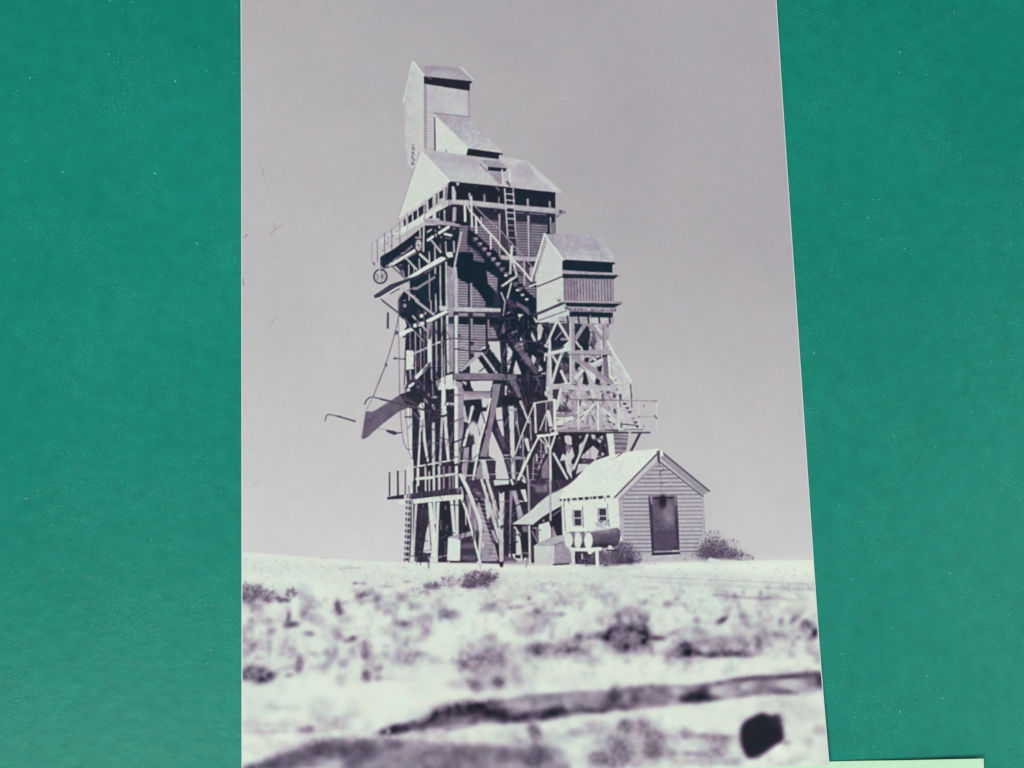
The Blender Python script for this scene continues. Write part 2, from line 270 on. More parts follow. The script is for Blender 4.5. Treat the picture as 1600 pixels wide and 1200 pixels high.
for p in [(250, 570, 60, 60, 226, .9, 0), (90, 600, 50, 30, 208, .8, 0), (400, 590, 80, 50, 208, .85, 0), (-80, 580, 80, 40, 206, .9, 0), (40, 540, 60, 20, 190, .7, 0), (540, 570, 34, 60, 105, .9, -.3), (560, 620, 36, 40, 125, .8, 0), (490, 640, 80, 30, 150, .6, 0), (660, 600, 60, 60, 206, .9, 0), (700, 720, 50, 80, 160, .7, 0), (800, 700, 80, 80, 212, .92, 0), (760, 660, 50, 50, 208, .8, 0), (860, 500, 120, 30, 222, .8, 0),
          (810, 580, 60, 24, 168, .8, 0), (920, 550, 70, 40, 178, .75, 0), (960, 620, 60, 40, 190, .7, 0), (1110, 540, 44, 44, 112, .92, .3), (1080, 620, 90, 40, 138, .85, 0), (1090, 720, 110, 70, 125, .92, 0), (980, 760, 90, 50, 138, .9, 0), (930, 740, 50, 30, 120, .8, 0), (1230, 530, 44, 50, 128, .9, 0), (1280, 600, 80, 60, 130, .9, 0), (1290, 700, 80, 60, 130, .88, 0), (1190, 720, 26, 60, 182, .85, 0), (1340, 540, 70, 30, 190, .8, 0), (1190, 480, 60, 20, 205, .6, 0), (1290, 465, 40, 24, 224, .9, 0), (1060, 460, 50, 24, 222, .8, 0), (1400, 480, 120, 60, 226, .9, 0), (1330, 500, 20, 30, 190, .6, 0),
          (1490, 580, 34, 36, 120, .9, -.5), (1580, 600, 70, 20, 122, .9, .05), (1700, 620, 70, 30, 118, .92, 0), (1680, 670, 60, 50, 132, .9, 0), (1560, 660, 90, 40, 208, .8, 0), (1430, 620, 40, 50, 182, .7, 0), (1480, 710, 150, 14, 158, .75, 0), (1640, 720, 80, 20, 150, .7, 0), (1430, 760, 90, 30, 208, .8, 0), (1380, 700, 60, 30, 165, .7, 0), (1600, 760, 110, 24, 178, .7, 0), (1760, 760, 60, 20, 150, .5, 0), (1820, 640, 40, 60, 205, .7, 0), (1800, 700, 40, 30, 210, .8, 0), (1600, 500, 160, 70, 226, .9, 0), (2200, 430, 120, 60, 206, .7, .3), (2120, 400, 60, 30, 200, .6, .3), (1980, 410, 60, 30, 205, .6, 0),
          (2325, 570, 44, 34, 182, .8, 0), (2260, 630, 36, 30, 186, .75, 0), (2250, 470, 100, 40, 208, .6, 0), (2150, 760, 80, 24, 190, .6, -.2), (2340, 680, 60, 60, 218, .7, 0), (1830, 490, 20, 26, 196, .7, .6)]:
    B(*p)
P_HOLE = part('dark_hole', 'black rounded hole in the foreground at lower right'); use(P_HOLE)
tile(1000, 1000, 4)
F([(634, 535), (655, 505), (700, 482), (735, 462), (765, 453), (800, 466), (830, 474), (858, 464), (872, 470), (878, 505), (892, 545), (898, 585), (900, 615), (888, 636), (855, 652), (815, 680), (775, 710), (735, 732), (695, 743), (668, 734), (650, 705), (634, 665), (626, 620), (627, 570)], 30, soft=2.4)
B(850, 500, 40, 40, 60, .5); L(690, 540, 700, 545, 4, 90); B(915, 640, 22, 14, 110, .6)

# ================================================================== the tall tower
P_TOW = part('tall_tower', 'tall dark timber tower with many braces and a gabled top')
P_HEAD = part('head_house', 'narrow gabled housing at the very top', P_TOW)
P_LEAN = part('sloping_roof', 'small sloping roof below the head house', P_TOW)
P_ROOF = part('main_roof', 'wide pale roof of the tower', P_TOW)
P_GAB = part('gable_wall', 'bright triangular gable wall', P_TOW)
P_DORM = part('dormer', None, P_TOW)
P_LAD = part('roof_ladder', 'ladder standing against the roof edge', P_TOW)
P_BALC = part('upper_walkway', 'railed walkway cantilevered out at the upper left', P_TOW)
P_WALL = part('board_wall', 'shadowed wall of horizontal boards', P_TOW)
P_STA = part('upper_staircase', 'zigzag staircase down the front of the tower', P_TOW)
P_WH = [part('pulley_wheel', l, P_TOW) for l in ('spoked wheel hanging below the walkway end', 'spoked wheel under the walkway', 'large wheel behind the chute')]
P_CHAIN = part('chain', None, P_TOW)
P_CHUTE = part('loading_chute', 'grey metal chute tipping out to the left', P_TOW)
P_PIPE = [part('bent_pipe', l, P_TOW) for l in ('short bent pipe floating at far left', 'long bent pipe crossing the chute')]
P_LEG = part('tower_leg', 'pale upright and slanting timbers', P_TOW)
P_GAL = part('lower_walkway', 'railed lower walkway with a white beam', P_TOW)
P_LLAD = part('lower_ladder', 'thin dark ladder at the lower left', P_TOW)
P_LST = part('lower_staircase', 'steep stairs down to the ground', P_TOW)
P_BOX = part('storage_box', 'white-ended wooden box between the legs', P_TOW)

use(P_TOW); tile(0, 0, 1)
# dark mass of the framework
F([(700, 284), (868, 300), (868, 380), (860, 420), (880, 480), (930, 520), (950, 620), (950, 720), (880, 780), (830, 800), (830, 878), (634, 876), (640, 760), (643, 700), (640, 640), (632, 560), (634, 520), (622, 470), (640, 450),
   (634, 430), (632, 420), (640, 410), (600, 420), (592, 412), (596, 400), (690, 348)], 46)
# ---- head house
use(P_HEAD); tile(600, 80, 8)
F([(362, 130), (500, 310), (505, 1215), (420, 1500), (300, 1440), (285, 1300), (262, 1180), (262, 640), (240, 625), (290, 400)], (196, 203, 'x'), soft=.5)
L(355, 135, 245, 620, 16, 208); L(250, 580, 240, 640, 18, 212)
F([(380, 150), (480, 182), (640, 176), (800, 190), (980, 200), (1060, 270), (1120, 362), (500, 312)], (172, 166, 'x'), soft=.6)
F([(500, 180), (800, 195), (960, 215), (940, 260), (700, 230), (520, 240)], 156, soft=1.2, alpha=.7)
F([(620, 240), (900, 280), (1060, 340), (560, 310)], 180, soft=1.2, alpha=.7)
L(965, 205, 1115, 355, 26, 196); L(945, 205, 1000, 215, 18, 198)
L(368, 135, 505, 312, 22, 214)
F([(500, 312), (1105, 374), (1100, 398), (1075, 402), (1072, 496), (500, 408)], 42)
F([(740, 350), (1072, 400), (1072, 496), (740, 450)], 40)
L(545, 325, 590, 350, 8, 130); L(520, 320, 560, 330, 8, 110); L(780, 355, 790, 380, 5, 100); L(500, 305, 1105, 368, 7, 175)
F([(508, 412), (1072, 497), (1072, 822), (625, 775), (632, 1210), (505, 1215)], 190, lines=(24, .1, 6, 'y'))
F([(500, 405), (535, 412), (535, 1215), (500, 1215)], 160); F([(1045, 495), (1078, 497), (1078, 822), (1045, 818)], 164)
F([(700, 600), (1045, 620), (1045, 815), (760, 780)], 200, soft=2, alpha=.6)
F([(535, 760), (630, 775), (632, 1210), (535, 1215)], 190, lines=(33, .05, 13, 'y'))
L(625, 772, 1055, 820, 9, 112); L(635, 835, 638, 1235, 17, 62); L(1070, 800, 1085, 850, 10, 165)
L(352, 1175, 375, 1165, 8, 110)
use(P_LEAN)
F([(645, 790), (1050, 828), (1090, 870), (1300, 1080), (1490, 1270), (1480, 1290), (1050, 1215), (700, 850)], (170, 198, 'y'), soft=.5)
F([(700, 860), (880, 980), (1000, 1120), (900, 1010)], 160, soft=1.5, alpha=.7)
F([(640, 815), (1062, 1210), (1030, 1305), (650, 1245)], 213)
L(640, 800, 1062, 1208, 13, 206)
use(P_HEAD); tile(600, 220, 8)
L(345, 75, 345, 310, 7, 150)
for x, y, rx, ry in [(368, 95, 11, 20), (365, 155, 10, 18), (355, 205, 9, 14), (375, 240, 9, 16), (360, 285, 14, 16)]: E(x, y, rx, ry, 96, .5)
use(P_LEAN)
F([(1050, 92), (1485, 152), (1478, 180), (1440, 172), (1432, 232), (1028, 182)], 38); L(1052, 90, 1485, 150, 7, 208)
L(1095, 100, 1100, 125, 8, 90); L(775, 115, 778, 135, 12, 120)
# ---- main roof
use(P_ROOF)
F([(455, 118), (560, 122), (1030, 182), (1432, 232), (1448, 190), (1800, 252), (1830, 290), (2232, 640), (1600, 580), (822, 505)], 188, soft=.4)
F([(560, 140), (1000, 200), (1200, 250), (1150, 330), (800, 260), (600, 200)], 174, soft=3, alpha=.7)
F([(700, 380), (1300, 380), (1600, 560), (830, 500)], 200, soft=3, alpha=.7)
F([(1640, 300), (1850, 300), (1900, 440), (1750, 470), (1640, 400)], 176, soft=2.5, alpha=.8)
F([(1450, 195), (1760, 250), (1600, 300), (1480, 260)], 200, soft=1.5, alpha=.8)
F([(1790, 255), (1830, 285), (2232, 640), (2120, 630), (1900, 440)], 203, soft=1, alpha=.9)
F([(1100, 270), (1200, 290), (1440, 540), (1300, 520)], 192, soft=2, alpha=.6)
use(P_GAB)
F([(455, 120), (640, 320), (830, 510), (740, 580), (180, 990), (165, 965)], 212)
L(448, 130, 170, 985, 11, 160); L(462, 128, 822, 505, 16, 221); L(180, 985, 200, 980, 20, 120)
use(P_DORM)
F([(1210, 238), (1450, 245), (1535, 335), (1295, 322)], 160); F([(1200, 240), (1300, 322), (1290, 385), (1200, 292)], 190)
F([(1300, 322), (1535, 342), (1520, 382), (1455, 385), (1295, 372)], 42)
F([(1300, 385), (1475, 395), (1475, 540), (1440, 535)], 158, lines=(22, .08, 22, 'y')); L(1200, 290, 1290, 385, 9, 100)
L(1300, 400, 1440, 540, 5, 140)
# ---- shadow band, posts, ledge
use(P_WALL)
L(825, 502, 2215, 645, 8, 204)
F([(832, 506), (1500, 572), (2135, 652), (2125, 860), (1500, 800), (850, 745), (765, 700), (770, 560)], 36)
F([(1500, 600), (2120, 680), (2120, 850), (1500, 790)], 40)
F([(900, 520), (945, 528), (925, 566), (905, 540)], 200); L(1025, 560, 1028, 572, 10, 90); L(1145, 560, 1150, 575, 10, 100); L(1400, 575, 1440, 620, 14, 130, mark=False)
F([(848, 570), (875, 568), (900, 650), (900, 760), (850, 760)], 190)
L(1068, 665, 1075, 720, 26, 175); L(1255, 680, 1257, 775, 22, 155); L(1437, 705, 1437, 790, 17, 150); L(1795, 735, 1800, 825, 26, 165); L(2070, 765, 2075, 845, 24, 160)
F([(2110, 690), (2130, 690), (2125, 860), (2105, 860)], 44)
F([(845, 735), (1100, 745), (1500, 790), (2205, 850), (2182, 915), (1650, 870), (850, 790)], (188, 172, 'y')); L(850, 788, 2180, 912, 6, 140)
F([(2185, 862), (2270, 880), (2278, 920), (2235, 912), (2140, 980), (2125, 940), (2180, 915)], 142)
F([(2200, 870), (2225, 862), (2215, 900), (2190, 905)], 70)
# wall of boards below the ledge
F([(700, 850), (2140, 918), (2135, 1180), (2110, 1300), (2000, 1500), (1700, 2200), (700, 2200)], 52)
tile(750, 220, 8)
L(80, 866, 200, 874, 10, 150); L(455, 895, 555, 905, 9, 140); L(620, 908, 820, 922, 9, 150)
F([(450, 1010), (592, 1018), (592, 1480), (450, 1470)], 112, lines=(33, .06, 34, 'y')); F([(630, 1030), (842, 1045), (842, 1130), (800, 1200), (780, 1500), (630, 1490)], 112, lines=(33, .06, 34, 'y'))
F([(70, 990), (225, 1000), (225, 1470), (70, 1400)], 112, lines=(33, .06, 37, 'y')); F([(265, 1000), (320, 1010), (340, 1460), (265, 1450)], 60)
F([(-340, 1080), (50, 1150), (60, 1500), (100, 1900), (-330, 1900)], 115, lines=(33, .05, 37, 'y'))
L(605, 945, 610, 1450, 27, 172); L(243, 925, 246, 1440, 25, 160); L(52, 960, 52, 1400, 30, 118); L(880, 960, 888, 1150, 18, 168)
F([(902, 1000), (935, 990), (935, 1185), (900, 1170)], 132); F([(848, 940), (872, 940), (872, 1180), (848, 1180)], 40)
F([(900, 940), (930, 935), (930, 1020), (903, 1030)], 45)
# ladder
use(P_LAD)
L(275, 362, 288, 530, 18, 208); L(308, 600, 345, 1190, 18, 196); L(366, 362, 378, 505, 22, 212); L(412, 590, 448, 1190, 18, 180)
L(345, 1190, 400, 1500, 12, 150); L(448, 1190, 500, 1560, 12, 140)
for i, y in enumerate((662, 740, 820, 896, 970)): L(320 + i * 4, y, 420 + i * 5, y + 8, 14, 200)
for i, y in enumerate((1050, 1120, 1210, 1370, 1440)): L(335 + i * 12, y, 440 + i * 12, y + 6, 10, 140 if i % 2 else 165)
for i in range(4): L(345 + i * 3, 625 + i * 78, 398 + i * 4, 630 + i * 78, 30, 44)
F([(320, 505), (355, 500), (385, 565), (370, 575), (335, 540)], 100)
# ---- windows and fascia below the gable
use(P_BALC); tile(600, 220, 8)
F([(800, 540), (790, 740), (800, 800), (500, 985), (150, 1200), (-20, 1290), (-20, 1180), (180, 995)], 192)
for q_ in [[(690, 640), (740, 612), (740, 712), (690, 730)], [(652, 664), (668, 656), (668, 790), (652, 790)], [(552, 738), (606, 700), (606, 828), (560, 862)], [(510, 800), (524, 792), (524, 965), (510, 970)],
           [(428, 842), (492, 802), (495, 905), (435, 962)], [(364, 892), (415, 862), (415, 968), (370, 1012)], [(300, 942), (350, 912), (350, 1005), (305, 1042)], [(243, 994), (272, 974), (275, 1070), (252, 1092)], [(560, 958), (606, 930), (606, 966), (566, 970)]]:
    F(q_, 48)
F([(752, 600), (790, 570), (790, 740), (756, 735)], 60, alpha=.5); L(800, 545, 178, 990, 12, 200); L(755, 600, 755, 735, 12, 205)
F([(803, 745), (800, 812), (500, 988), (150, 1185), (-40, 1290), (-40, 1230), (200, 1100), (500, 925)], 214)
F([(800, 740), (850, 735), (850, 792), (805, 815)], 165)
L(292, 900, 292, 1195, 14, 168); L(495, 960, 500, 1190, 14, 170); L(505, 800, 510, 965, 12, 160)
F([(650, 890), (850, 800), (1400, 860), (1100, 1060), (850, 985), (640, 965)], 48)
L(635, 880, 632, 985, 36, 205); L(755, 870, 758, 1000, 16, 195); L(882, 850, 876, 1000, 44, 178); L(690, 895, 690, 940, 10, 150)
F([(500, 975), (620, 985), (860, 1020), (960, 1050), (960, 1080), (700, 1035), (500, 1010)], 168); F([(860, 1000), (1050, 1030), (1050, 1060), (900, 1035)], 40)
F([(770, 745), (800, 740), (800, 800), (700, 850)], 195)
tile(570, 340, 8)
# balcony rails on the left
F([(90, 325), (435, 65), (440, 330), (180, 500), (130, 540), (95, 570)], 200, alpha=.35)
for x, y0_, y1_, g in [(88, 320, 575, 150), (155, 285, 545, 100), (245, 205, 480, 100), (336, 150, 400, 95), (437, 60, 330, 105)]: L(x, y0_, x + 3, y1_, 9, g)
PL([(88, 322), (155, 278), (245, 200), (336, 145), (437, 62), (520, 0)], 5, 130); PL([(160, 400), (440, 190)], 5, 175); PL([(250, 300), (330, 240)], 8, 160)
for p in [(275, 250), (270, 330), (390, 180), (345, 230), (215, 415), (400, 270), (310, 360)]: L(p[0], p[1], p[0] + 24, p[1] - 10, 10, 130)
F([(180, 505), (330, 415), (540, 262), (740, 100), (1000, 90), (1110, 120), (760, 320), (620, 330), (560, 380), (320, 560), (225, 600), (195, 545)], 42)
F([(440, 160), (740, 0), (742, 52), (545, 155), (440, 225)], 214, alpha=.9)
F([(735, 0), (860, 55), (1200, 95), (1200, 115), (860, 80), (735, 60)], 166)
L(530, 0, 535, 240, 15, 180); L(112, 560, 118, 590, 16, 80)
for k in range(26):
    x = 235 + k * 14; L(x, 640 - (x - 235) * .78 + prng.uniform(-18, 10), x + 6, 640 - (x - 235) * .78 + prng.uniform(-18, 8), prng.uniform(8, 16), prng.uniform(110, 190))
# timbers under the balcony
use(P_TOW)
F([(700, 330), (1200, 110), (1190, 480), (1130, 700), (1110, 1200), (420, 1200), (425, 1020), (480, 930), (560, 900), (560, 780), (500, 740), (490, 680), (440, 640), (500, 500), (640, 430)], 44)
F([(445, 850), (560, 910), (480, 940), (420, 1000), (420, 1200), (300, 1200), (200, 1010), (300, 950)], 200, alpha=.0)
for x, y0_, y1_, w, g in [(550, 590, 1030, 15, 190), (612, 600, 690, 12, 180), (680, 520, 650, 16, 190), (688, 140, 260, 18, 190), (805, 430, 560, 16, 195), (806, 650, 1120, 13, 175), (875, 370, 700, 18, 190), (885, 960, 1180, 16, 185), (942, 600, 1110, 17, 190), (942, 330, 440, 10, 140),
                       (1010, 300, 430, 13, 195), (1016, 560, 1110, 21, 200), (1112, 300, 430, 22, 175)]: L(x, y0_, x + 6, y1_, w, g)
use(P_LEG)
F([(1030, 600), (1130, 640), (1112, 1115), (1032, 1115)], 158); L(1142, 640, 1142, 1110, 46, 188)
F([(310, 580), (640, 380), (650, 418), (330, 612), (290, 615)], 216); L(500, 520, 640, 440, 20, 120)
F([(510, 765), (600, 700), (950, 488), (1015, 500), (1000, 535), (650, 725), (600, 745)], 217); F([(700, 690), (1000, 530), (1010, 515), (1070, 480), (1060, 510), (760, 700)], 90)
F([(1015, 432), (1095, 428), (1105, 492), (1045, 500), (1015, 470)], 208)
L(790, 282, 850, 238, 34, 210); L(930, 192, 1045, 118, 38, 208); L(1000, 205, 1080, 222, 30, 205); L(1005, 255, 1075, 262, 10, 130); L(785, 180, 830, 150, 20, 190); L(885, 210, 890, 230, 24, 170); L(930, 110, 935, 125, 22, 180); L(950, 240, 955, 250, 16, 150); L(880, 155, 885, 170, 18, 130)
L(330, 600, 505, 765, 15, 95); L(510, 500, 650, 650, 22, 195); L(690, 460, 800, 560, 30, 205); L(830, 280, 950, 430, 24, 190)
F([(440, 600), (490, 640), (490, 740), (430, 690)], 120); F([(380, 600), (480, 590), (500, 660), (440, 660)], 60)
F([(110, 975), (320, 835), (540, 760), (700, 720), (820, 670), (830, 700), (560, 790), (400, 865), (200, 990), (125, 1008)], 62)
for k in range(7): L(180 + k * 30, 930 - k * 14, 190 + k * 30, 955 - k * 14, 5, 130)
L(200, 995, 430, 862, 18, 205); L(320, 950, 430, 890, 14, 80); L(440, 860, 860, 1200, 30, 182); L(205, 1020, 410, 1180, 13, 60)
F([(600, 870), (650, 868), (875, 725), (885, 755), (650, 905), (610, 905)], 142); L(555, 885, 605, 890, 14, 150)
F([(470, 1040), (510, 1030), (510, 1100), (475, 1090)], 205); E(620, 980, 12, 10, 150); E(595, 1045, 10, 10, 120)
use(P_WH[0])
E(195, 735, 82, 86, 60, ring=19); L(195, 735, 120, 690, 8, 80); L(195, 735, 270, 690, 8, 80); L(195, 735, 130, 790, 8, 80); L(195, 735, 265, 780, 8, 80); L(115, 735, 275, 735, 7, 90)
L(180, 505, 188, 800, 22, 188); L(205, 540, 210, 800, 7, 90)
use(P_WH[1])
E(672, 345, 42, 78, 205, .4); E(672, 345, 44, 85, 60, ring=16); L(640, 345, 710, 345, 9, 90); L(672, 270, 672, 430, 6, 100); L(645, 290, 700, 400, 7, 100); L(640, 250, 700, 250, 24, 150)
use(P_LEG); L(738, 60, 732, 420, 21, 196); L(722, 420, 730, 300, 9, 170)
use(P_WALL)
F([(1180, 100), (1560, 100), (1560, 460), (1320, 440), (1180, 440)], 112, lines=(33, .05, 34, 'y'))
F([(1150, 440), (1300, 428), (1440, 478), (1640, 640), (1600, 1100), (1480, 1090), (1300, 830), (1160, 760), (1140, 560)], 34)
F([(1168, 820), (1290, 830), (1290, 1110), (1168, 1105)], 128, lines=(33, .05, 43, 'y')); F([(1345, 860), (1400, 900), (1510, 1060), (1500, 1115), (1345, 1110)], 128, lines=(33, .05, 43, 'y'))
L(1302, 830, 1304, 1110, 26, 55); L(1330, 830, 1332, 1110, 26, 165); L(1300, 110, 1300, 430, 30, 80)
F([(1350, 460), (1600, 500), (1600, 560), (1350, 530)], 70, lines=(33, .05, 29, 'y'), alpha=.7)
use(P_LEG); L(1205, 190, 1085, 790, 29, 184, 20)
F([(1110, 1112), (1600, 1132), (1640, 1192), (1105, 1168)], 186); F([(1055, 1118), (1102, 1118), (1104, 1172), (1060, 1172)], 66); F([(930, 1100), (1040, 1110), (1050, 1150), (935, 1150)], 200)

# ---- upper staircase
use(P_STA); tile(740, 340, 8)
F([(-70, 130), (0, 180), (330, 470), (640, 800), (800, 1000), (790, 1190), (330, 1200), (330, 930), (180, 820), (200, 640), (60, 420), (-80, 330)], 40)
use(P_WALL)
F([(120, 60), (300, 60), (300, 290), (120, 150)], 120, lines=(33, .05, 37, 'y')); F([(320, 480), (330, 340), (440, 490), (440, 560), (330, 520)], 60)
L(323, 120, 325, 480, 22, 150); F([(340, 200), (430, 260), (450, 440), (345, 330)], 70)
F([(160, 660), (300, 760), (290, 940), (180, 820)], 130, lines=(33, .05, 40, 'y'))
F([(0, 960), (120, 1060), (150, 1120), (0, 1115)], 130, lines=(33, .05, 40, 'y')); F([(0, 400), (60, 430), (130, 520), (130, 560), (0, 540)], 110, lines=(33, .05, 31, 'y'))
F([(340, 470), (560, 490), (790, 490), (790, 545), (560, 540), (340, 520)], 178)
F([(540, 560), (640, 560), (700, 640), (690, 790), (640, 780), (520, 600)], 80); F([(700, 620), (750, 620), (740, 700), (700, 750)], 170)
F([(560, 700), (680, 800), (780, 880), (780, 1010), (700, 950), (560, 800)], 110, lines=(33, .05, 37, 'y'))
use(P_STA)
for i in range(11):
    x = 25 + i * 56.5; y = 222 + i * 62
    F([(x - 24, y - 18), (x + 28, y - 16), (x + 24, y + 20), (x - 22, y + 20)], 26)
    F([(x - 36, y + 28), (x + 22, y + 26), (x + 30, y + 44), (x - 10, y + 86), (x - 34, y + 70)], 165 if i < 6 else 120, alpha=.85)
for x, y in [(405, 722), (550, 905), (612, 965), (665, 1020), (722, 1085), (768, 1130)]: F([(x - 26, y - 8), (x + 16, y - 14), (x + 22, y + 10), (x - 14, y + 18)], 196)
F([(-250, 30), (-60, 100), (340, 700), (320, 760), (-60, 300)], 45, alpha=.0)
F([(-80, 170), (-10, 240), (330, 640), (330, 720), (-90, 330)], 40, alpha=.55)
L(480, 360, 465, 560, 30, 206); L(465, 560, 458, 700, 24, 196); PL([(480, 500), (540, 730), (360, 852)], 28, 194); L(470, 820, 375, 1190, 22, 190); L(345, 940, 390, 1045, 16, 190)
L(632, 540, 636, 830, 18, 190); L(600, 560, 605, 600, 12, 150); L(540, 560, 545, 640, 14, 120); L(470, 655, 620, 665, 12, 140)
PL([(-90, -180), (-40, -80), (40, 0)], 22, 205); PL([(40, 0), (110, 95), (300, 300), (330, 345), (450, 480), (620, 660), (722, 790)], 27, 206)
PL([(-40, -200), (150, -5), (330, 155), (520, 370), (742, 625)], 13, 152)
L(30, 0, 35, 190, 26, 211); L(212, 232, 215, 390, 22, 209); L(-110, -150, -105, 40, 30, 214); L(-30, -260, -20, 110, 26, 205); L(95, 0, 100, 100, 18, 200)

# ---- lower front: boards, beams
use(P_WALL); tile(700, 470, 8)
F([(60, 130), (700, 140), (700, 500), (640, 545), (470, 545), (380, 700), (270, 800), (150, 900), (60, 910)], 60)
for x0_, x1_, yt in [(132, 252, 150), (312, 462, 150)]: F([(x0_, yt), (x1_, yt + 4), (x1_, yt + 44), (x0_, yt + 42)], 142, lines=(20, 0, 14, 'y'))
F([(130, 200), (640, 210), (640, 300), (130, 290)], 34)
F([(130, 295), (262, 300), (262, 740), (150, 870), (130, 880)], (134, 160, 'y'), lines=(33, .03, 37, 'y')); F([(315, 300), (470, 305), (470, 560), (400, 640), (330, 700), (315, 650)], 134, lines=(33, .03, 37, 'y')); F([(520, 325), (560, 330), (640, 470), (520, 475)], 130, lines=(33, .03, 34, 'y'))
L(103, 200, 108, 900, 46, 206); L(128, 200, 130, 880, 12, 120)
L(296, 230, 300, 640, 26, 156); L(268, 150, 272, 790, 20, 58); L(482, 150, 488, 600, 26, 46); L(505, 240, 508, 460, 18, 150)
F([(330, 650), (430, 640), (400, 720), (300, 800), (160, 890), (150, 870), (270, 740), (330, 700)], 176)
F([(5, 280), (72, 290), (75, 900), (5, 900)], 160)
use(P_LEG)
F([(70, 85), (660, 95), (655, 140), (70, 132)], 190); F([(15, 85), (68, 88), (68, 132), (20, 130)], 60); L(70, 136, 650, 146, 7, 80)
use(P_TOW)
F([(500, 500), (1130, 500), (1260, 480), (1260, 920), (500, 910), (640, 780), (470, 640), (475, 545)], 36)
F([(660, 130), (700, 0), (1120, 0), (1120, 150), (1050, 500), (640, 500), (600, 420), (640, 300)], 36)
F([(690, 280), (720, 370), (700, 410), (670, 400)], 110, soft=.4); L(740, 160, 775, 140, 14, 150); L(790, 408, 860, 378, 12, 150); L(715, 0, 690, 180, 16, 170)
F([(870, 20), (1000, 90), (1050, 160), (1010, 180), (940, 110), (860, 60)], 110, soft=.6); F([(870, 165), (945, 170), (890, 215)], 205); L(893, 220, 890, 240, 16, 130); L(750, 0, 830, 60, 60, 70, mark=False)
SKYP = [[(500, 508), (645, 508), (665, 785), (600, 700), (520, 595)], [(728, 528), (812, 640), (770, 840), (745, 905)], [(275, 800), (372, 715), (505, 908), (275, 905)], [(850, 738), (918, 918), (803, 918)],
        [(1052, 672), (1102, 722), (1072, 812), (1040, 760)], [(1142, 800), (1192, 862), (1128, 890)], [(1148, 912), (1222, 890), (1222, 922)], [(1044, 382), (1110, 505), (1080, 520), (1040, 440)], [(1112, 355), (1140, 280), (1192, 345), (1150, 498)],
        [(905, 450), (935, 495), (900, 498)], [(1100, 1030), (1135, 1085), (1075, 1092)], [(1060, 190), (1130, 260), (1100, 280)], [(470, 560), (470, 600), (390, 610)]]
use(P_SKY)
for q_ in SKYP: F(q_, 203)
F([(820, 535), (942, 520), (946, 622), (890, 590)], 190, soft=.8, alpha=.85)
use(P_TOW)
L(428, 660, 612, 912, 30, 192); F([(372, 712), (415, 680), (560, 905), (500, 905)], 34); L(330, 560, 332, 640, 1, 40)
L(870, 580, 1100, 880, 70, 88); B(1000, 750, 60, 40, 135, .8, .9); B(860, 580, 40, 30, 170, .7, .6); B(950, 690, 40, 30, 120, .6, .9)
F([(72, 905), (620, 908), (860, 930), (850, 992), (70, 985)], 128, noise=3); F([(620, 925), (860, 935), (850, 990), (620, 985)], 105, alpha=.6, noise=3); F([(230, 830), (275, 810), (275, 905), (230, 905)], 50)
L(1050, 380, 1130, 560, 8, 90)
F([(80, 990), (900, 995), (1260, 920), (1260, 1200), (80, 1200)], 42)
use(P_SKY); F([(275, 1002), (560, 1000), (540, 1138), (305, 1122)], 207); F([(172, 1000), (232, 1020), (230, 1062), (200, 1040)], 205); use(P_TOW)
F([(130, 1000), (200, 1040), (185, 1100), (130, 1095)], 64)
F([(300, 1140), (560, 1145), (540, 1200), (180, 1200), (185, 1150)], 130); F([(185, 1060), (300, 1090), (300, 1150), (240, 1150), (180, 1200)], 40); L(310, 1128, 545, 1142, 8, 60)
L(720, 1075, 722, 1160, 22, 195); E(765, 1125, 12, 14, 180); E(832, 1035, 18, 24, 190, .8); F([(770, 1000), (850, 1000), (900, 1200), (830, 1200)], 118, soft=.6)
use(P_CHAIN); PL([(-10, 495), (30, 470), (270, 480), (480, 490), (650, 496), (860, 500), (1230, 515)], 12, 70); PL([(0, 585), (80, 600), (250, 622), (470, 642)], 16, 58); E(140, 435, 16, 20, 66); E(298, 535, 26, 26, 56); E(500, 570, 24, 28, 48)

# ---- left, lit side of the tower, middle
use(P_TOW); tile(570, 470, 8)
F([(505, 230), (1110, 130), (1110, 1200), (620, 1200), (520, 850), (520, 480)], 46)
F([(420, 0), (860, 0), (860, 170), (740, 500), (520, 280), (430, 180)], 44)
for x, y0_, y1_, w, g in [(632, 390, 940, 13, 178), (695, 360, 860, 12, 170), (690, 350, 400, 16, 200), (825, 0, 120, 14, 190), (830, 260, 980, 15, 190), (888, 0, 130, 16, 190), (892, 260, 960, 17, 186), (950, 0, 90, 18, 195), (962, 200, 960, 18, 185), (845, 980, 1180, 10, 140)]: L(x, y0_, x + 5, y1_, w, g)
use(P_LEG)
F([(1042, 0), (1110, 0), (1110, 880), (1045, 900)], (162, 152, 'y')); F([(1015, 180), (1045, 180), (1050, 905), (1030, 905)], 204); L(1022, 0, 1022, 90, 16, 200)
F([(1045, 200), (1110, 200), (1110, 290), (1045, 290)], 60)
F([(420, 402), (600, 325), (608, 372), (438, 446)], 222); L(628, 310, 722, 285, 50, 216); F([(765, 240), (1010, 118), (1060, 135), (830, 262), (770, 270)], 218); F([(470, 450), (600, 385), (600, 400), (480, 468)], 70); L(830, 265, 1050, 150, 8, 120)
F([(930, 75), (1010, 90), (1040, 120), (940, 130)], 200); E(708, 188, 26, 26, 205); E(760, 155, 12, 20, 180)
L(612, 662, 770, 595, 26, 150); L(610, 655, 970, 500, 12, 190); L(900, 528, 970, 505, 24, 208); L(805, 500, 808, 750, 46, 212); L(800, 290, 785, 480, 50, 150, 24); L(840, 280, 830, 440, 20, 120)
L(800, 770, 640, 965, 12, 205, 44); L(720, 880, 640, 960, 44, 214); L(820, 790, 740, 890, 10, 165)
L(600, 190, 770, 370, 20, 195); L(640, 0, 860, 170, 30, 180)
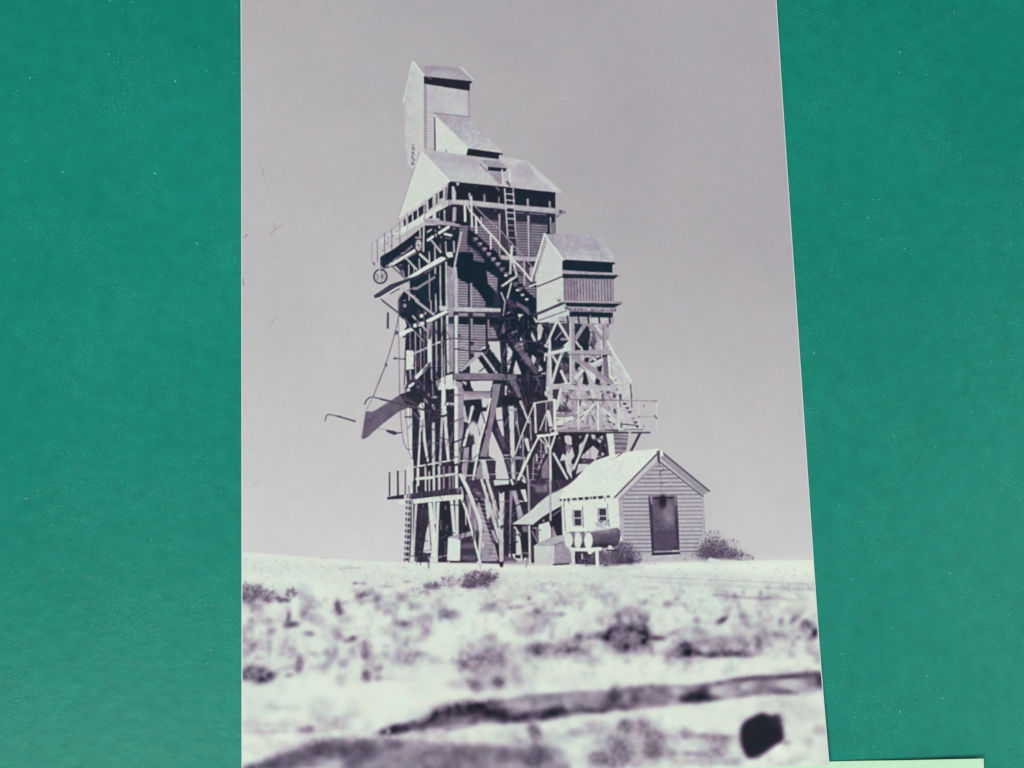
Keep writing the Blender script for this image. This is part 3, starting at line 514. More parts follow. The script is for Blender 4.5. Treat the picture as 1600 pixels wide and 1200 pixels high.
F([(515, 618), (608, 622), (618, 850), (515, 866)], 215); use(P_SKY); F([(430, 200), (500, 240), (520, 300), (520, 330), (425, 395)], 206); use(P_LEG)
L(566, 870, 575, 980, 16, 190); F([(530, 870), (560, 870), (565, 985), (530, 985)], 64)
F([(890, 1000), (1030, 930), (1095, 915), (1112, 1095), (1030, 1115), (930, 1130), (900, 1060)], 212); F([(965, 1100), (1020, 1100), (1015, 1200), (970, 1200)], 212); L(880, 1060, 980, 1050, 6, 150)
F([(1130, 1000), (1220, 1020), (1220, 1200), (1130, 1200)], 165); L(1122, 1000, 1122, 1200, 26, 212)
L(220, 0, 420, 155, 13, 62); L(490, 210, 560, 300, 12, 120); L(560, 300, 745, 525, 16, 50); L(600, 360, 735, 505, 9, 200)
L(290, 155, 287, 340, 28, 78); L(280, 60, 285, 150, 4, 170); L(272, 340, 290, 345, 14, 130)
PL([(365, 720), (490, 728), (505, 745), (495, 1050)], 15, 84); E(378, 720, 20, 14, 72); L(995, 500, 1003, 1195, 15, 110); L(990, 690, 995, 1050, 10, 190); PL([(990, 500), (1040, 480), (1110, 465)], 15, 80)
use(P_WH[2]); E(610, 1100, 100, 105, 42, .6, alpha=.95); E(620, 1100, 100, 110, 70, ring=22, mark=False); L(560, 1070, 605, 1035, 40, 205, 34); E(545, 1118, 22, 26, 210); F([(520, 1150), (880, 1000), (900, 1200), (480, 1200)], 48); E(670, 1080, 24, 22, 110, .8); E(640, 1150, 30, 20, 80, .8)
E(445, 60, 30, 110, 60, 1, alpha=.8); E(500, 60, 22, 26, 150)
use(P_CHAIN)
PL([(430, 0), (420, 240), (428, 600), (435, 1200)], 10, 96, dash=2.6); PL([(425, 180), (380, 400), (265, 790), (105, 1195)], 14, 92, dash=2.6); E(395, 400, 26, 26, 90, .4); E(265, 800, 18, 26, 92, .4); PL([(265, 800), (200, 960), (105, 1195)], 16, 120, dash=2.4)
L(740, 120, 745, 1200, 10, 150, dash=1.8); L(563, 300, 568, 620, 12, 190, dash=1.8)

# ---- chute, pipes, lower legs
use(P_TOW); tile(500, 600, 8)
F([(1150, 150), (1600, 60), (1600, 1190), (1180, 1190), (1150, 980)], 48)
tile(620, 600, 8)
F([(180, 100), (1700, 0), (1720, 1200), (200, 1200)], 48)
use(P_SKY)
for q_ in [[(1050, 345), (1125, 340), (1150, 350), (1070, 540), (1045, 640), (1000, 480)], [(1000, 495), (1050, 700), (1012, 950), (940, 960), (940, 800), (965, 700), (960, 640)], [(1190, 590), (1330, 900), (1405, 1190), (1240, 1190), (1220, 940), (1150, 900), (1150, 740)],
           [(1235, 300), (1312, 290), (1342, 660), (1310, 640), (1240, 420)], [(950, 0), (1195, 0), (1170, 92), (960, 88), (945, 40)], [(1110, 600), (1130, 560), (1190, 600), (1150, 760)], [(1060, 180), (1170, 180), (1120, 290), (1070, 290)]]: F(q_, 205)
use(P_LEG)
F([(835, 90), (1180, 100), (1165, 180), (835, 200)], (132, 190, 'y')); F([(830, 270), (860, 265), (890, 480), (835, 470)], 192)
F([(840, 205), (1055, 205), (1060, 320), (1010, 500), (950, 460), (870, 400)], 44); E(940, 310, 26, 30, 160, 1)
E(950, 560, 60, 90, 205, 1.5); F([(860, 660), (960, 640), (975, 750), (900, 770), (830, 800)], 60, soft=.8); F([(830, 490), (870, 560), (860, 570), (825, 520)], 45)
F([(840, 800), (905, 790), (870, 1190), (800, 1190)], 160); F([(890, 960), (945, 960), (945, 1150), (890, 1150)], 46)
F([(790, 60), (835, 60), (835, 560), (800, 780), (790, 950), (760, 950), (755, 60)], 156); L(742, 50, 742, 1200, 44, 214); E(805, 820, 30, 45, 90, 1); F([(775, 480), (830, 430), (800, 560)], 140)
F([(770, 940), (870, 1190), (780, 1190), (765, 1000)], 190)
F([(1200, 0), (1300, 0), (1240, 320), (1190, 560), (1130, 912), (1040, 905), (1110, 640), (1165, 380)], 140, noise=2)
L(1170, 185, 1110, 460, 26, 214); L(1110, 460, 1030, 740, 28, 214); L(1030, 740, 955, 1190, 30, 214); L(948, 285, 900, 480, 30, 208); L(890, 570, 840, 765, 34, 212)
F([(1395, 275), (1460, 275), (1475, 900), (1480, 1190), (1430, 1190), (1415, 700)], 202); F([(1455, 300), (1500, 300), (1520, 520), (1560, 800), (1530, 800), (1480, 500)], 160); F([(1470, 340), (1500, 330), (1500, 470), (1475, 460)], 90); F([(1490, 480), (1540, 700), (1520, 900), (1480, 820)], 50)
F([(1430, 0), (1510, 0), (1600, 300), (1600, 380), (1545, 220)], 112, soft=.6); L(1365, 30, 1362, 130, 22, 195); E(1405, 88, 10, 12, 180); F([(1300, 150), (1560, 170), (1560, 250), (1320, 260)], 34)
L(1545, 220, 1650, 480, 26, 195)
F([(1200, 560), (1250, 480), (1340, 700), (1330, 880)], 60); F([(1240, 560), (1270, 540), (1330, 700), (1310, 760)], 92, soft=.6)
# legs on the lit side
F([(555, 0), (605, 0), (612, 160), (625, 370), (590, 400), (552, 380), (560, 100)], 214)
F([(255, 290), (300, 235), (345, 235), (345, 420), (300, 600), (285, 1180), (245, 1180), (275, 700), (290, 400)], 208); L(330, 400, 345, 700, 30, 206, 34); L(345, 700, 385, 960, 36, 206, 30)
L(455, 265, 462, 310, 30, 208); F([(440, 480), (475, 480), (480, 1200), (440, 1200)], 195); L(445, 0, 455, 150, 14, 130); F([(430, 160), (500, 150), (520, 170), (440, 180)], 190)
F([(550, 420), (585, 420), (560, 800), (552, 1180), (515, 1180), (535, 800)], 186); F([(585, 420), (625, 400), (645, 700), (662, 950), (628, 960), (600, 700)], 206)
F([(135, 310), (190, 300), (192, 700), (198, 1050), (150, 900), (120, 700)], 208); L(630, 250, 700, 255, 40, 190); L(285, 180, 300, 165, 40, 208); L(105, 412, 190, 412, 22, 90); L(315, 510, 320, 600, 18, 150)
F([(640, 260), (710, 250), (715, 300), (640, 310)], 60, alpha=.5); L(395, 120, 405, 150, 12, 170); L(340, 190, 380, 230, 30, 130)
use(P_CHUTE); tile(500, 600, 8)
F([(572, 342), (660, 352), (840, 245), (1010, 128), (1062, 118), (1200, 60), (1260, 200), (1120, 290), (990, 342), (780, 500), (600, 660), (545, 688), (522, 676)], (106, 92, 'x'))
F([(572, 342), (660, 352), (700, 330), (720, 440), (600, 640), (545, 688), (522, 676)], 102, soft=2, alpha=.6); L(585, 350, 660, 354, 6, 78); L(660, 352, 1010, 130, 10, 120)
F([(1000, 130), (1260, 40), (1300, 200), (1120, 280), (1060, 240)], 48, soft=.5); L(1060, 180, 1200, 250, 40, 70); 
L(720, 552, 850, 578, 9, 150); F([(820, 568), (935, 588), (960, 606), (1025, 600), (1025, 612), (970, 622), (935, 640), (880, 620), (835, 600)], 64)
use(P_PIPE[0]); PL([(62, 462), (76, 410), (95, 385), (130, 380), (220, 404)], 13, 88); L(215, 400, 438, 466, 22, 84); L(280, 412, 320, 424, 9, 150)
use(P_PIPE[1]); PL([(558, 252), (580, 205), (612, 172), (660, 160), (760, 188)], 16, 80); PL([(760, 188), (1000, 245), (1290, 320), (1540, 402), (1600, 375)], 24, 66); PL([(670, 158), (1000, 238), (1300, 318)], 6, 130)
use(P_CHAIN); PL([(730, 0), (665, 150), (640, 210), (578, 325)], 15, 150, dash=2.4)
PL([(995, 0), (1000, 300), (1020, 560), (1045, 720), (1075, 800), (1110, 825), (1200, 790), (1262, 730), (1285, 600), (1292, 440)], 9, 84, dash=2.6); PL([(1055, 0), (1065, 300), (1090, 560), (1108, 830), (1160, 990)], 9, 88, dash=2.6); PL([(1345, 900), (1310, 980)], 9, 80)

# ---- lower walkway with its rails
use(P_GAL); tile(590, 730, 8)
F([(460, 0), (1040, -40), (1100, 270), (1000, 300), (430, 380), (460, 200)], 50)
for x, y0_, y1_, w, g in [(400, 0, 330, 46, 212), (430, 100, 330, 20, 200), (502, 20, 220, 34, 208), (488, 220, 370, 16, 190), (598, 0, 290, 22, 195), (645, 60, 300, 16, 206), (702, 0, 350, 30, 200), (768, 0, 300, 30, 200), (825, 0, 260, 26, 140), (900, 0, 260, 30, 120), (942, 100, 260, 14, 150), (985, 0, 310, 38, 214)]: L(x, y0_, x + 3, y1_, w, g)
L(490, 145, 690, 128, 36, 214); L(735, 115, 975, 84, 28, 206); L(850, 100, 885, 98, 30, 212)
tile(620, 600, 8)
PL([(200, 1040), (310, 1022), (480, 990), (740, 945)], 20, 206); PL([(770, 958), (945, 966), (1040, 950), (1240, 945)], 14, 184); PL([(700, 1132), (900, 1145), (1240, 1130)], 20, 186); PL([(1340, 890), (1430, 890), (1440, 915), (1600, 920)], 16, 190); PL([(1340, 930), (1600, 940)], 12, 170)
PL([(1400, 1110), (1600, 1120)], 12, 165)
L(125, 1060, 125, 1200, 44, 209); L(185, 960, 190, 1200, 44, 207)
F([(1110, 985), (1150, 980), (1240, 960), (1230, 1110), (1160, 1110)], 60); F([(1145, 1130), (1230, 1130), (1240, 1150), (1160, 1190)], 70, alpha=.8); F([(1040, 950), (1110, 950), (1160, 1190), (1070, 1190)], 200); F([(1000, 1060), (1060, 960), (1080, 1190), (990, 1190)], 150)
F([(1340, 960), (1430, 960), (1430, 1100), (1390, 1100)], 70); L(1470, 960, 1480, 1190, 20, 150)
use(P_GAL); tile(590, 730, 8)
L(150, 70, 150, 350, 20, 72); L(252, 55, 255, 345, 24, 56); L(348, 40, 346, 340, 15, 84); PL([(150, 72), (350, 40)], 4, 165); PL([(160, 205), (340, 180)], 4, 170)
F([(120, 372), (330, 340), (330, 395), (120, 405)], 46); F([(425, 328), (800, 280), (1000, 262), (1000, 330), (430, 388)], 50)
for k in range(18): x = 440 + k * 34; L(x, 320 - (x - 440) * .1, x + 6, 372 - (x - 440) * .08, 5, prng.uniform(90, 170))
F([(420, 402), (860, 352), (1075, 338), (1072, 400), (640, 440), (430, 462)], 216)
for k in range(12): x = 480 + k * 50; L(x, 385 - (x - 480) * .08, x + 2, 410 - (x - 480) * .08, 5, 120)
F([(255, 420), (330, 400), (330, 460), (260, 470)], 214); L(1040, 260, 1060, 330, 30, 180); L(1040, 270, 1045, 320, 10, 80)
use(P_LLAD)
L(372, 345, 338, 1185, 17, 96, 13, dash=9); L(412, 340, 388, 1185, 22, 112, 18)
for k in range(11): y = 400 + k * 72; L(368 - k * 2.8, y, 408 - k * 2.2, y + 6, 22, 196); L(358 - k * 2.6, y + 30, 366 - k * 2.6, y + 50, 14, 70)
L(390, 240, 395, 340, 22, 150)
use(P_TOW)
F([(500, 460), (640, 440), (632, 680), (565, 1060), (555, 1112), (458, 1112), (478, 700)], 50)
use(P_SKY); F([(640, 640), (668, 1072), (568, 1070), (600, 860)], 207); use(P_TOW)
F([(780, 430), (905, 418), (940, 860), (875, 880), (865, 1110), (745, 1120)], 36); F([(1010, 405), (1058, 400), (1110, 700), (1165, 800), (1020, 840)], 34); L(850, 490, 850, 520, 18, 120); L(570, 470, 572, 495, 8, 150); L(845, 940, 845, 1080, 14, 100)
F([(405, 1112), (500, 1112), (870, 1090), (880, 1190), (405, 1190)], 60)
use(P_LEG)
F([(425, 465), (445, 462), (445, 700), (440, 1110), (410, 1110), (428, 700)], 206); F([(465, 460), (498, 458), (478, 750), (460, 1110), (430, 1110), (455, 700)], 196)
F([(632, 445), (680, 442), (700, 640), (740, 900), (752, 1190), (660, 1190), (672, 960), (650, 700)], 216); L(707, 445, 712, 700, 34, 208); F([(735, 438), (776, 432), (765, 700), (750, 1190), (730, 1190), (725, 800)], 206)
L(925, 420, 965, 860, 42, 210); L(990, 415, 992, 850, 42, 208); L(958, 450, 978, 780, 8, 120)
F([(405, 1115), (492, 1120), (482, 1190), (400, 1190)], 215); F([(500, 1128), (620, 1132), (640, 1165), (500, 1165)], 56); F([(570, 1075), (660, 1070), (650, 1090), (560, 1105)], 80); L(640, 1130, 680, 1140, 30, 180); F([(650, 1140), (750, 1130), (752, 1190), (650, 1190)], 214); F([(755, 1130), (860, 1122), (880, 1185), (755, 1185)], 50); L(760, 1128, 865, 1100, 14, 160)
use(P_BOX)
F([(890, 868), (1165, 800), (1200, 850), (1040, 892), (880, 886)], 168); F([(1040, 895), (1200, 845), (1260, 1172), (1035, 1175)], 62)
B(1130, 985, 90, 30, 115, .8); B(1140, 1130, 90, 26, 112, .8); B(1120, 920, 60, 16, 50, .6)
F([(880, 885), (1037, 892), (1030, 1172), (868, 1165)], 218); F([(900, 1172), (1240, 1180), (1240, 1195), (900, 1195)], 40)
# ---- tangle right of the stairs
use(P_TOW); tile(690, 750, 8)
F([(1080, 0), (1600, 0), (1600, 60), (1150, 380), (1080, 400)], 60); F([(1140, 60), (1340, 60), (1330, 150), (1180, 160)], 110, soft=1.5)
use(P_LEG)
F([(650, 0), (840, 0), (840, 50), (660, 70)], 205); F([(650, 75), (1080, 40), (1080, 130), (800, 130)], 40); L(870, 0, 890, 50, 30, 200); L(940, 0, 930, 40, 12, 150); L(1020, 0, 1040, 20, 40, 190)
F([(850, 140), (900, 125), (880, 300), (870, 560), (845, 560), (850, 350)], 140); F([(875, 140), (930, 130), (1020, 440), (950, 500), (935, 330)], 172); F([(985, 120), (1048, 118), (1075, 270), (1045, 282)], 212); L(975, 262, 1015, 268, 16, 205)
F([(930, 600), (975, 620), (1000, 900), (1020, 1040), (960, 1030), (930, 900)], 208); L(855, 560, 855, 960, 12, 150); L(850, 940, 850, 970, 36, 170); F([(880, 925), (1000, 920), (1010, 1030), (940, 1010), (900, 980)], 208); F([(915, 935), (990, 935), (985, 985), (920, 975)], 50); E(1055, 1000, 34, 30, 210, .6)
F([(770, 940), (930, 990), (930, 1040), (770, 1040)], 90, soft=1); F([(780, 1010), (1160, 1010), (1160, 1055), (780, 1050)], 165, soft=.8, alpha=.7)
# stairs on the lower front
use(P_LST)
F([(300, 0), (640, 0), (780, 560), (780, 1050), (480, 1040), (440, 700), (330, 400)], 64)
F([(300, 180), (400, 200), (430, 440), (500, 560), (480, 620), (420, 640), (370, 560), (320, 330)], 130)
F([(450, 290), (490, 270), (540, 420), (600, 640), (690, 1010), (500, 1010), (490, 640), (430, 420)], 172, lines=(70, .1, 7, 'y'))
F([(500, 640), (600, 650), (640, 860), (600, 1005), (505, 1000)], 152, soft=1, alpha=.8); B(620, 900, 26, 40, 90, .5); E(505, 640, 24, 26, 70, .5); F([(505, 790), (530, 780), (530, 830), (510, 850)], 210)
L(415, 130, 540, 240, 60, 90, mark=False); L(440, 160, 480, 170, 20, 150); L(400, 240, 520, 240, 16, 150); L(340, 330, 320, 380, 30, 130)
L(470, 230, 740, 1060, 30, 44, 36)
L(545, 380, 560, 460, 16, 44)
PL([(240, -60), (330, 120), (400, 300), (480, 520), (490, 640)], 46, 208); PL([(490, 640), (470, 960), (490, 1100)], 34, 200); PL([(255, 250), (300, 360), (370, 600), (430, 840), (480, 1020)], 28, 214); L(360, 270, 345, 480, 20, 190); L(300, 400, 305, 560, 14, 190); L(415, 480, 420, 750, 10, 180)
PL([(500, 0), (570, 230), (640, 470), (720, 740)], 32, 206); PL([(570, 0), (640, 230), (750, 480)], 38, 200); L(560, 250, 590, 480, 46, 200); L(660, 300, 650, 520, 60, 176, 40); F([(715, 140), (740, 175), (785, 145), (780, 480), (770, 560), (700, 580), (730, 400)], 200)
F([(700, 590), (770, 600), (775, 1010), (730, 1010), (720, 800)], 190); E(742, 605, 16, 18, 50); F([(650, 120), (700, 110), (720, 420), (700, 380)], 50); F([(690, 460), (710, 560), (690, 580), (680, 500)], 56); F([(600, 700), (640, 740), (640, 820)], 150, alpha=.0)
PL([(650, 800), (700, 990)], 14, 196); L(690, 770, 750, 1070, 40, 40, 44); L(740, 640, 745, 1000, 46, 190)
F([(620, 650), (680, 700), (730, 760), (700, 780), (640, 760)], 110, soft=.6)
L(600, 480, 640, 620, 26, 60); L(640, 640, 700, 780, 30, 185, 20)

tile(0, 0, 1)
for _ in range(1500):
    x = prng.uniform(640, 930); y = prng.uniform(470, 870)
    if not (45 <= x - OX < CW - 45) or TONE[int(y - OY), int(x - OX)] > 58 or PID[int(y - OY), int(x - OX)] != P_TOW: continue
    a = math.pi / 2 + prng.normal(0, .32) if prng.uniform() < .75 else prng.normal(0, .25)
    l = prng.uniform(4, 22); g = prng.choice([66, 76, 90, 106, 130, 28, 30])
    L(x, y, x + l * math.cos(a), y + l * math.sin(a), prng.uniform(.8, 3.2), g, mark=False, alpha=.6)
use(P_LST); tile(690, 750, 8)
for k in range(13):
    y = 300 + k * 54; x = 450 + k * 12; L(x + 8, y, x + 92, y + 8, 12, 200 if k % 2 else 190, alpha=.6); L(x + 8, y + 14, x + 92, y + 22, 8, 110, alpha=.6)
for k in range(6):
    L(540 + k * 34, 60 + k * 110, 560 + k * 34, 190 + k * 110, 13, 198)
PL([(575, 20), (770, 760)], 14, 204)
# ================================================================== second tower
P_T2 = part('small_tower', 'open timber tower with a gabled tank house on top, right of the tall one')
P_T2H = part('tank_house', 'gabled tank house', P_T2)
P_T2R = part('tank_house_roof', None, P_T2)
P_T2L = part('lattice_frame', 'cross-braced pale lattice legs', P_T2)
P_T2P = part('railed_platform', 'railed platform round the lattice', P_T2)
P_T2S = part('platform_stairs', None, P_T2)
P_T2F = part('landing_stairs', 'stairs with handrails down from the platform', P_T2)
use(P_T2L); tile(840, 470, 8)
F([(140, 260), (380, 270), (940, 260), (880, 500), (960, 700), (1000, 1000), (1080, 1200), (100, 1200), (120, 700), (150, 480)], 178)
F([(140, 280), (400, 280), (400, 1200), (170, 1200), (150, 480)], 74)
F([(440, 290), (640, 300), (640, 620), (440, 620)], 52)
for _ in range(130):
    x = prng.uniform(430, 880); y = prng.uniform(300, 1190); a = prng.choice([-1, 1]) * prng.uniform(.5, 1.3); l = prng.uniform(20, 80)
    if y < 600 and x < 640: continue
    L(x, y, x + l * math.cos(a), y + l * math.sin(a), prng.uniform(8, 24), prng.choice([60, 90, 120, 140, 150, 205, 208, 200]), mark=False, alpha=.8)
for _ in range(40):
    x = prng.uniform(180, 390); y = prng.uniform(560, 1190); a = prng.uniform(-1.4, 1.4); l = prng.uniform(20, 60)
    L(x, y, x + l * math.cos(a), y + l * math.sin(a), prng.uniform(6, 18), prng.choice([50, 60, 110, 150, 190]), mark=False, alpha=.8)
F([(880, 500), (1170, 1010), (1200, 1200), (1080, 1200), (960, 1010), (900, 700)], 199)
# dark pockets
for q_ in [[(210, 330), (250, 290), (380, 500), (330, 560), (180, 600), (150, 500)], [(480, 390), (560, 340), (640, 310), (660, 420), (630, 620), (570, 620), (480, 490)], [(440, 280), (570, 290), (460, 440)], [(470, 570), (540, 590), (530, 615), (470, 610)], [(430, 740), (540, 800), (480, 880)], [(560, 890), (600, 880), (640, 1040), (560, 1050), (570, 960)],
           [(740, 830), (810, 800), (800, 880), (770, 910)], [(720, 950), (790, 1000), (760, 1050), (720, 1050)], [(300, 700), (390, 710), (390, 790), (310, 770)], [(310, 780), (350, 760), (370, 900), (330, 880)], [(580, 720), (640, 700), (640, 760), (600, 770)], [(650, 760), (800, 690), (800, 740), (700, 790)], [(190, 700), (240, 800), (200, 900), (180, 880)], [(200, 900), (280, 820), (310, 960), (330, 1020), (190, 1050)], [(140, 1120), (330, 1080), (280, 1200), (180, 1200)], [(640, 400), (700, 380), (730, 500), (700, 620), (660, 560)], [(820, 1060), (960, 1040), (880, 1060), (860, 1050)], [(760, 1190), (850, 1130), (940, 1140), (950, 1200)]]:
    F(q_, 46)
for q_ in [[(660, 400), (690, 400), (690, 520), (650, 500)], [(730, 300), (790, 420), (740, 480), (720, 400)], [(470, 700), (560, 740), (560, 780)]]: F(q_, 180)
for p in [(700, 480, 40, 60, 120), (330, 830, 40, 60, 90), (540, 930, 30, 30, 150), (760, 930, 40, 40, 140), (680, 1150, 30, 30, 150), (460, 1150, 50, 30, 140), (600, 1150, 40, 40, 120), (370, 950, 30, 40, 150)]: E(p[0], p[1], p[2], p[3], p[4], .8, alpha=.8)
L(300, 390, 220, 485, 14, 150); L(700, 420, 690, 560, 14, 90); L(740, 510, 660, 540, 18, 90); L(690, 540, 730, 640, 14, 120); L(300, 480, 380, 480, 30, 150)
L(150, 480, 168, 1200, 32, 204); L(410, 280, 415, 1200, 26, 204); L(440, 280, 446, 1200, 44, 168); L(835, 300, 850, 600, 60, 166); L(792, 420, 800, 600, 22, 206); L(850, 700, 872, 960, 76, 118); L(893, 690, 905, 960, 22, 206)
L(600, 285, 470, 480, 50, 154); L(640, 300, 815, 480, 46, 150); L(730, 305, 785, 400, 30, 200); L(235, 270, 120, 530, 28, 206); L(262, 270, 390, 480, 32, 202); L(560, 660, 567, 740, 24, 200); L(480, 510, 560, 620, 24, 202); L(545, 580, 556, 640, 22, 200)
L(330, 600, 250, 790, 32, 200); L(250, 790, 160, 1100, 32, 200); L(190, 690, 250, 790, 28, 196); L(295, 880, 365, 1030, 34, 206); L(350, 1030, 290, 1200, 34, 204); L(330, 600, 300, 680, 8, 80); L(280, 790, 180, 1120, 6, 90)
F([(320, 560), (400, 490), (420, 600), (380, 640)], 206); E(370, 595, 8, 8, 110); L(600, 830, 480, 960, 44, 204); L(620, 860, 700, 960, 70, 206); L(680, 800, 800, 740, 44, 204)
L(105, 672, 380, 605, 46, 206); E(120, 660, 9, 9, 100); L(130, 1100, 380, 1040, 44, 210); L(100, 1140, 100, 1170, 26, 200); L(90, 700, 90, 745, 20, 200); L(100, 560, 125, 570, 40, 190)
L(445, 700, 600, 800, 50, 152); L(600, 800, 920, 1030, 62, 152); L(470, 760, 600, 870, 8, 70)
F([(380, 625), (920, 620), (925, 672), (380, 665)], 168); F([(480, 590), (540, 590), (535, 612), (475, 612)], 44); F([(395, 1060), (980, 1070), (980, 1120), (395, 1110)], 188)
L(465, 290, 470, 620, 6, 80); L(820, 310, 826, 600, 6, 90); L(400, 672, 920, 678, 9, 84); L(400, 1116, 960, 1124, 8, 100)
L(500, 290, 455, 370, 5, 80); L(880, 270, 886, 500, 5, 150)
F([(780, 680), (880, 680), (880, 702), (790, 705)], 56); E(720, 735, 14, 20, 208); L(800, 680, 800, 700, 20, 190)
PL([(870, 505), (950, 650), (1100, 890), (1170, 1010)], 26, 214); PL([(885, 690), (905, 930), (985, 1040), (1060, 1190)], 26, 214); L(1160, 1050, 1178, 1200, 16, 90); L(1020, 820, 1030, 960, 8, 165); L(960, 995, 985, 998, 14, 120); L(1165, 1010, 1195, 1060, 10, 205); L(995, 1045, 1010, 1050, 10, 120)
use(P_T2H)
F([(0, 180), (330, 42), (400, 100), (392, 200), (250, 260), (15, 275), (0, 250)], 204); L(0, 162, 340, 28, 20, 74); L(20, 245, 360, 124, 11, 92); F([(330, 70), (400, 90), (400, 110), (350, 110)], 90)
F([(20, 290), (50, 290), (60, 360), (45, 460), (10, 500), (0, 480), (0, 300)], 190)
F([(340, 18), (1065, 30), (990, 70), (960, 88), (360, 72)], 44); F([(380, 90), (985, 100), (980, 135), (390, 130)], 110)
for k in range(28): x = 400 + k * 21; L(x, 105, x + 8, 116, 18, prng.uniform(95, 185) + (30 if 560 < x < 660 else 0))
F([(410, 132), (942, 146), (940, 212), (410, 196)], 38)
F([(262, 198), (380, 198), (960, 215), (950, 296), (640, 285), (380, 268), (262, 250)], 168); F([(650, 215), (890, 225), (880, 280), (650, 275)], 200, alpha=.8)
for x in (375, 512, 632, 768, 898): L(x - 4, 195, x + 8, 275, 22, 50)
L(660, 180, 664, 205, 16, 120)
# tank house walls and roof
tile(820, 340, 8)
F([(262, 240), (470, 540), (478, 712), (485, 1045), (150, 1195), (145, 800), (110, 800), (130, 700)], 205)
use(P_T2R)
F([(250, 205), (600, 212), (800, 230), (960, 245), (1060, 400), (1150, 545), (1120, 560), (500, 522), (280, 230)], (170, 180, 'x'), soft=.5)
F([(500, 460), (850, 470), (1140, 540), (900, 530), (500, 520)], 192, soft=1, alpha=.8); F([(930, 250), (975, 250), (1150, 540), (1000, 500)], 188, soft=1.5, alpha=.7); B(850, 340, 90, 60, 168, .6)
L(520, 515, 1120, 545, 8, 200)
L(268, 290, 150, 690, 9, 120); L(250, 210, 80, 780, 30, 210); L(245, 205, 495, 552, 30, 211); F([(465, 520), (510, 520), (500, 560)], 205)
use(P_T2H)
L(60, 860, 465, 700, 22, 207); F([(150, 858), (470, 728), (470, 745), (160, 870)], 66); F([(100, 720), (135, 700), (130, 800), (90, 820)], 120); E(428, 1035, 26, 18, 140, .5)
F([(470, 540), (510, 525), (1130, 560), (1122, 582), (1096, 592), (1096, 690), (470, 665)], 33); 
F([(470, 655), (1210, 712), (1200, 740), (1100, 720), (470, 690)], 168); F([(470, 700), (1180, 722), (1110, 772), (470, 758)], 44); L(1170, 725, 1205, 728, 22, 170)
F([(480, 758), (1110, 772), (1112, 1045), (485, 1055)], 140, lines=(38, 0.03, 30, 'x')); F([(480, 758), (660, 762), (665, 1050), (485, 1055)], 118, alpha=.35)
F([(480, 1035), (1215, 1052), (1225, 1075), (480, 1058)], 170); F([(1110, 1040), (1220, 1055), (1210, 1070), (1110, 1060)], 150)
L(110, 1215, 480, 1065, 20, 80)
# ---- platform region
use(P_T2L); tile(850, 600, 8)
F([(60, 0), (900, 0), (960, 100), (1080, 300), (1190, 560), (880, 580), (100, 600), (60, 300)], 182)
for _ in range(90):
    x = prng.uniform(160, 880); y = prng.uniform(90, 560); a = prng.choice([-1, 1]) * prng.uniform(.5, 1.4); l = prng.uniform(20, 90)
    L(x, y, x + l * math.cos(a), y + l * math.sin(a), prng.uniform(8, 26), prng.choice([80, 120, 140, 150, 160, 205, 208]), mark=False, alpha=.75)
for q_, g in [([(110, 70), (210, 60), (170, 200), (105, 180)], 62), ([(160, 350), (320, 350), (300, 300), (200, 250)], 72), ([(160, 410), (300, 410), (240, 445), (155, 455)], 62), ([(660, 180), (740, 110), (755, 190)], 62), ([(700, 90), (740, 90), (720, 110)], 60), ([(780, 90), (830, 90), (820, 120), (790, 115)], 60), ([(370, 150), (430, 170), (400, 175)], 90), ([(300, 60), (400, 65), (380, 90), (310, 90)], 110), ([(520, 90), (580, 80), (570, 150), (530, 160)], 120), ([(340, 0), (420, 0), (400, 20)], 70), ([(490, 0), (560, 0), (540, 20)], 70), ([(640, 0), (720, 0), (700, 20)], 60), ([(770, 0), (830, 0), (820, 25)], 60), ([(240, 100), (330, 110), (320, 140), (240, 140)], 150)]: F(q_, g)
L(292, 150, 275, 270, 22, 64); L(250, 240, 330, 350, 26, 90); E(455, 232, 26, 28, 70, .4); F([(500, 320), (540, 290), (565, 320), (525, 352)], 40)
L(360, 220, 365, 400, 40, 150); L(385, 80, 388, 540, 34, 168); L(530, 140, 545, 520, 40, 170); L(780, 150, 800, 500, 40, 172); L(690, 120, 700, 500, 60, 182); L(560, 400, 540, 520, 20, 140)
F([(240, 30), (890, 40), (890, 80), (300, 70)], 190); L(600, 90, 640, 200, 50, 196); L(160, 388, 440, 398, 40, 140); L(170, 430, 360, 430, 30, 206); F([(160, 460), (360, 400), (370, 440), (240, 490), (230, 560), (160, 500)], 212); E(322, 470, 10, 12, 120)
L(640, 240, 470, 440, 26, 206); L(480, 240, 520, 260, 40, 200); L(550, 330, 440, 400, 20, 205)
L(720, 300, 960, 560, 60, 200); L(690, 240, 800, 330, 10, 130); L(700, 300, 740, 260, 8, 130); F([(780, 380), (830, 410), (815, 418), (780, 400)], 60); F([(790, 455), (850, 480), (840, 490), (795, 475)], 55); F([(860, 480), (890, 500), (885, 520), (865, 510)], 50); L(880, 320, 890, 360, 24, 70); F([(850, 100), (890, 110), (895, 170), (860, 170)], 80)
F([(240, 500), (460, 490), (880, 560), (240, 570)], 176, soft=1, alpha=.8)
for k in range(60):
    x = prng.uniform(180, 900); y = prng.uniform(60, 560); L(x, y, x + prng.uniform(-30, 30), y + prng.uniform(5, 60), prng.uniform(5, 12), prng.choice([120, 150, 206, 208, 165]), mark=False, alpha=.7)
use(P_T2S)
F([(920, 90), (960, 100), (1200, 560), (1160, 570), (960, 560), (930, 300)], 197, alpha=.8)
for x, y in [(950, 140), (1005, 245), (1040, 300), (1070, 350), (1110, 430), (1140, 480), (1165, 530)]: F([(x - 24, y - 14), (x + 26, y - 12), (x + 20, y + 16), (x - 14, y + 14)], 72 if y != 430 else 150)
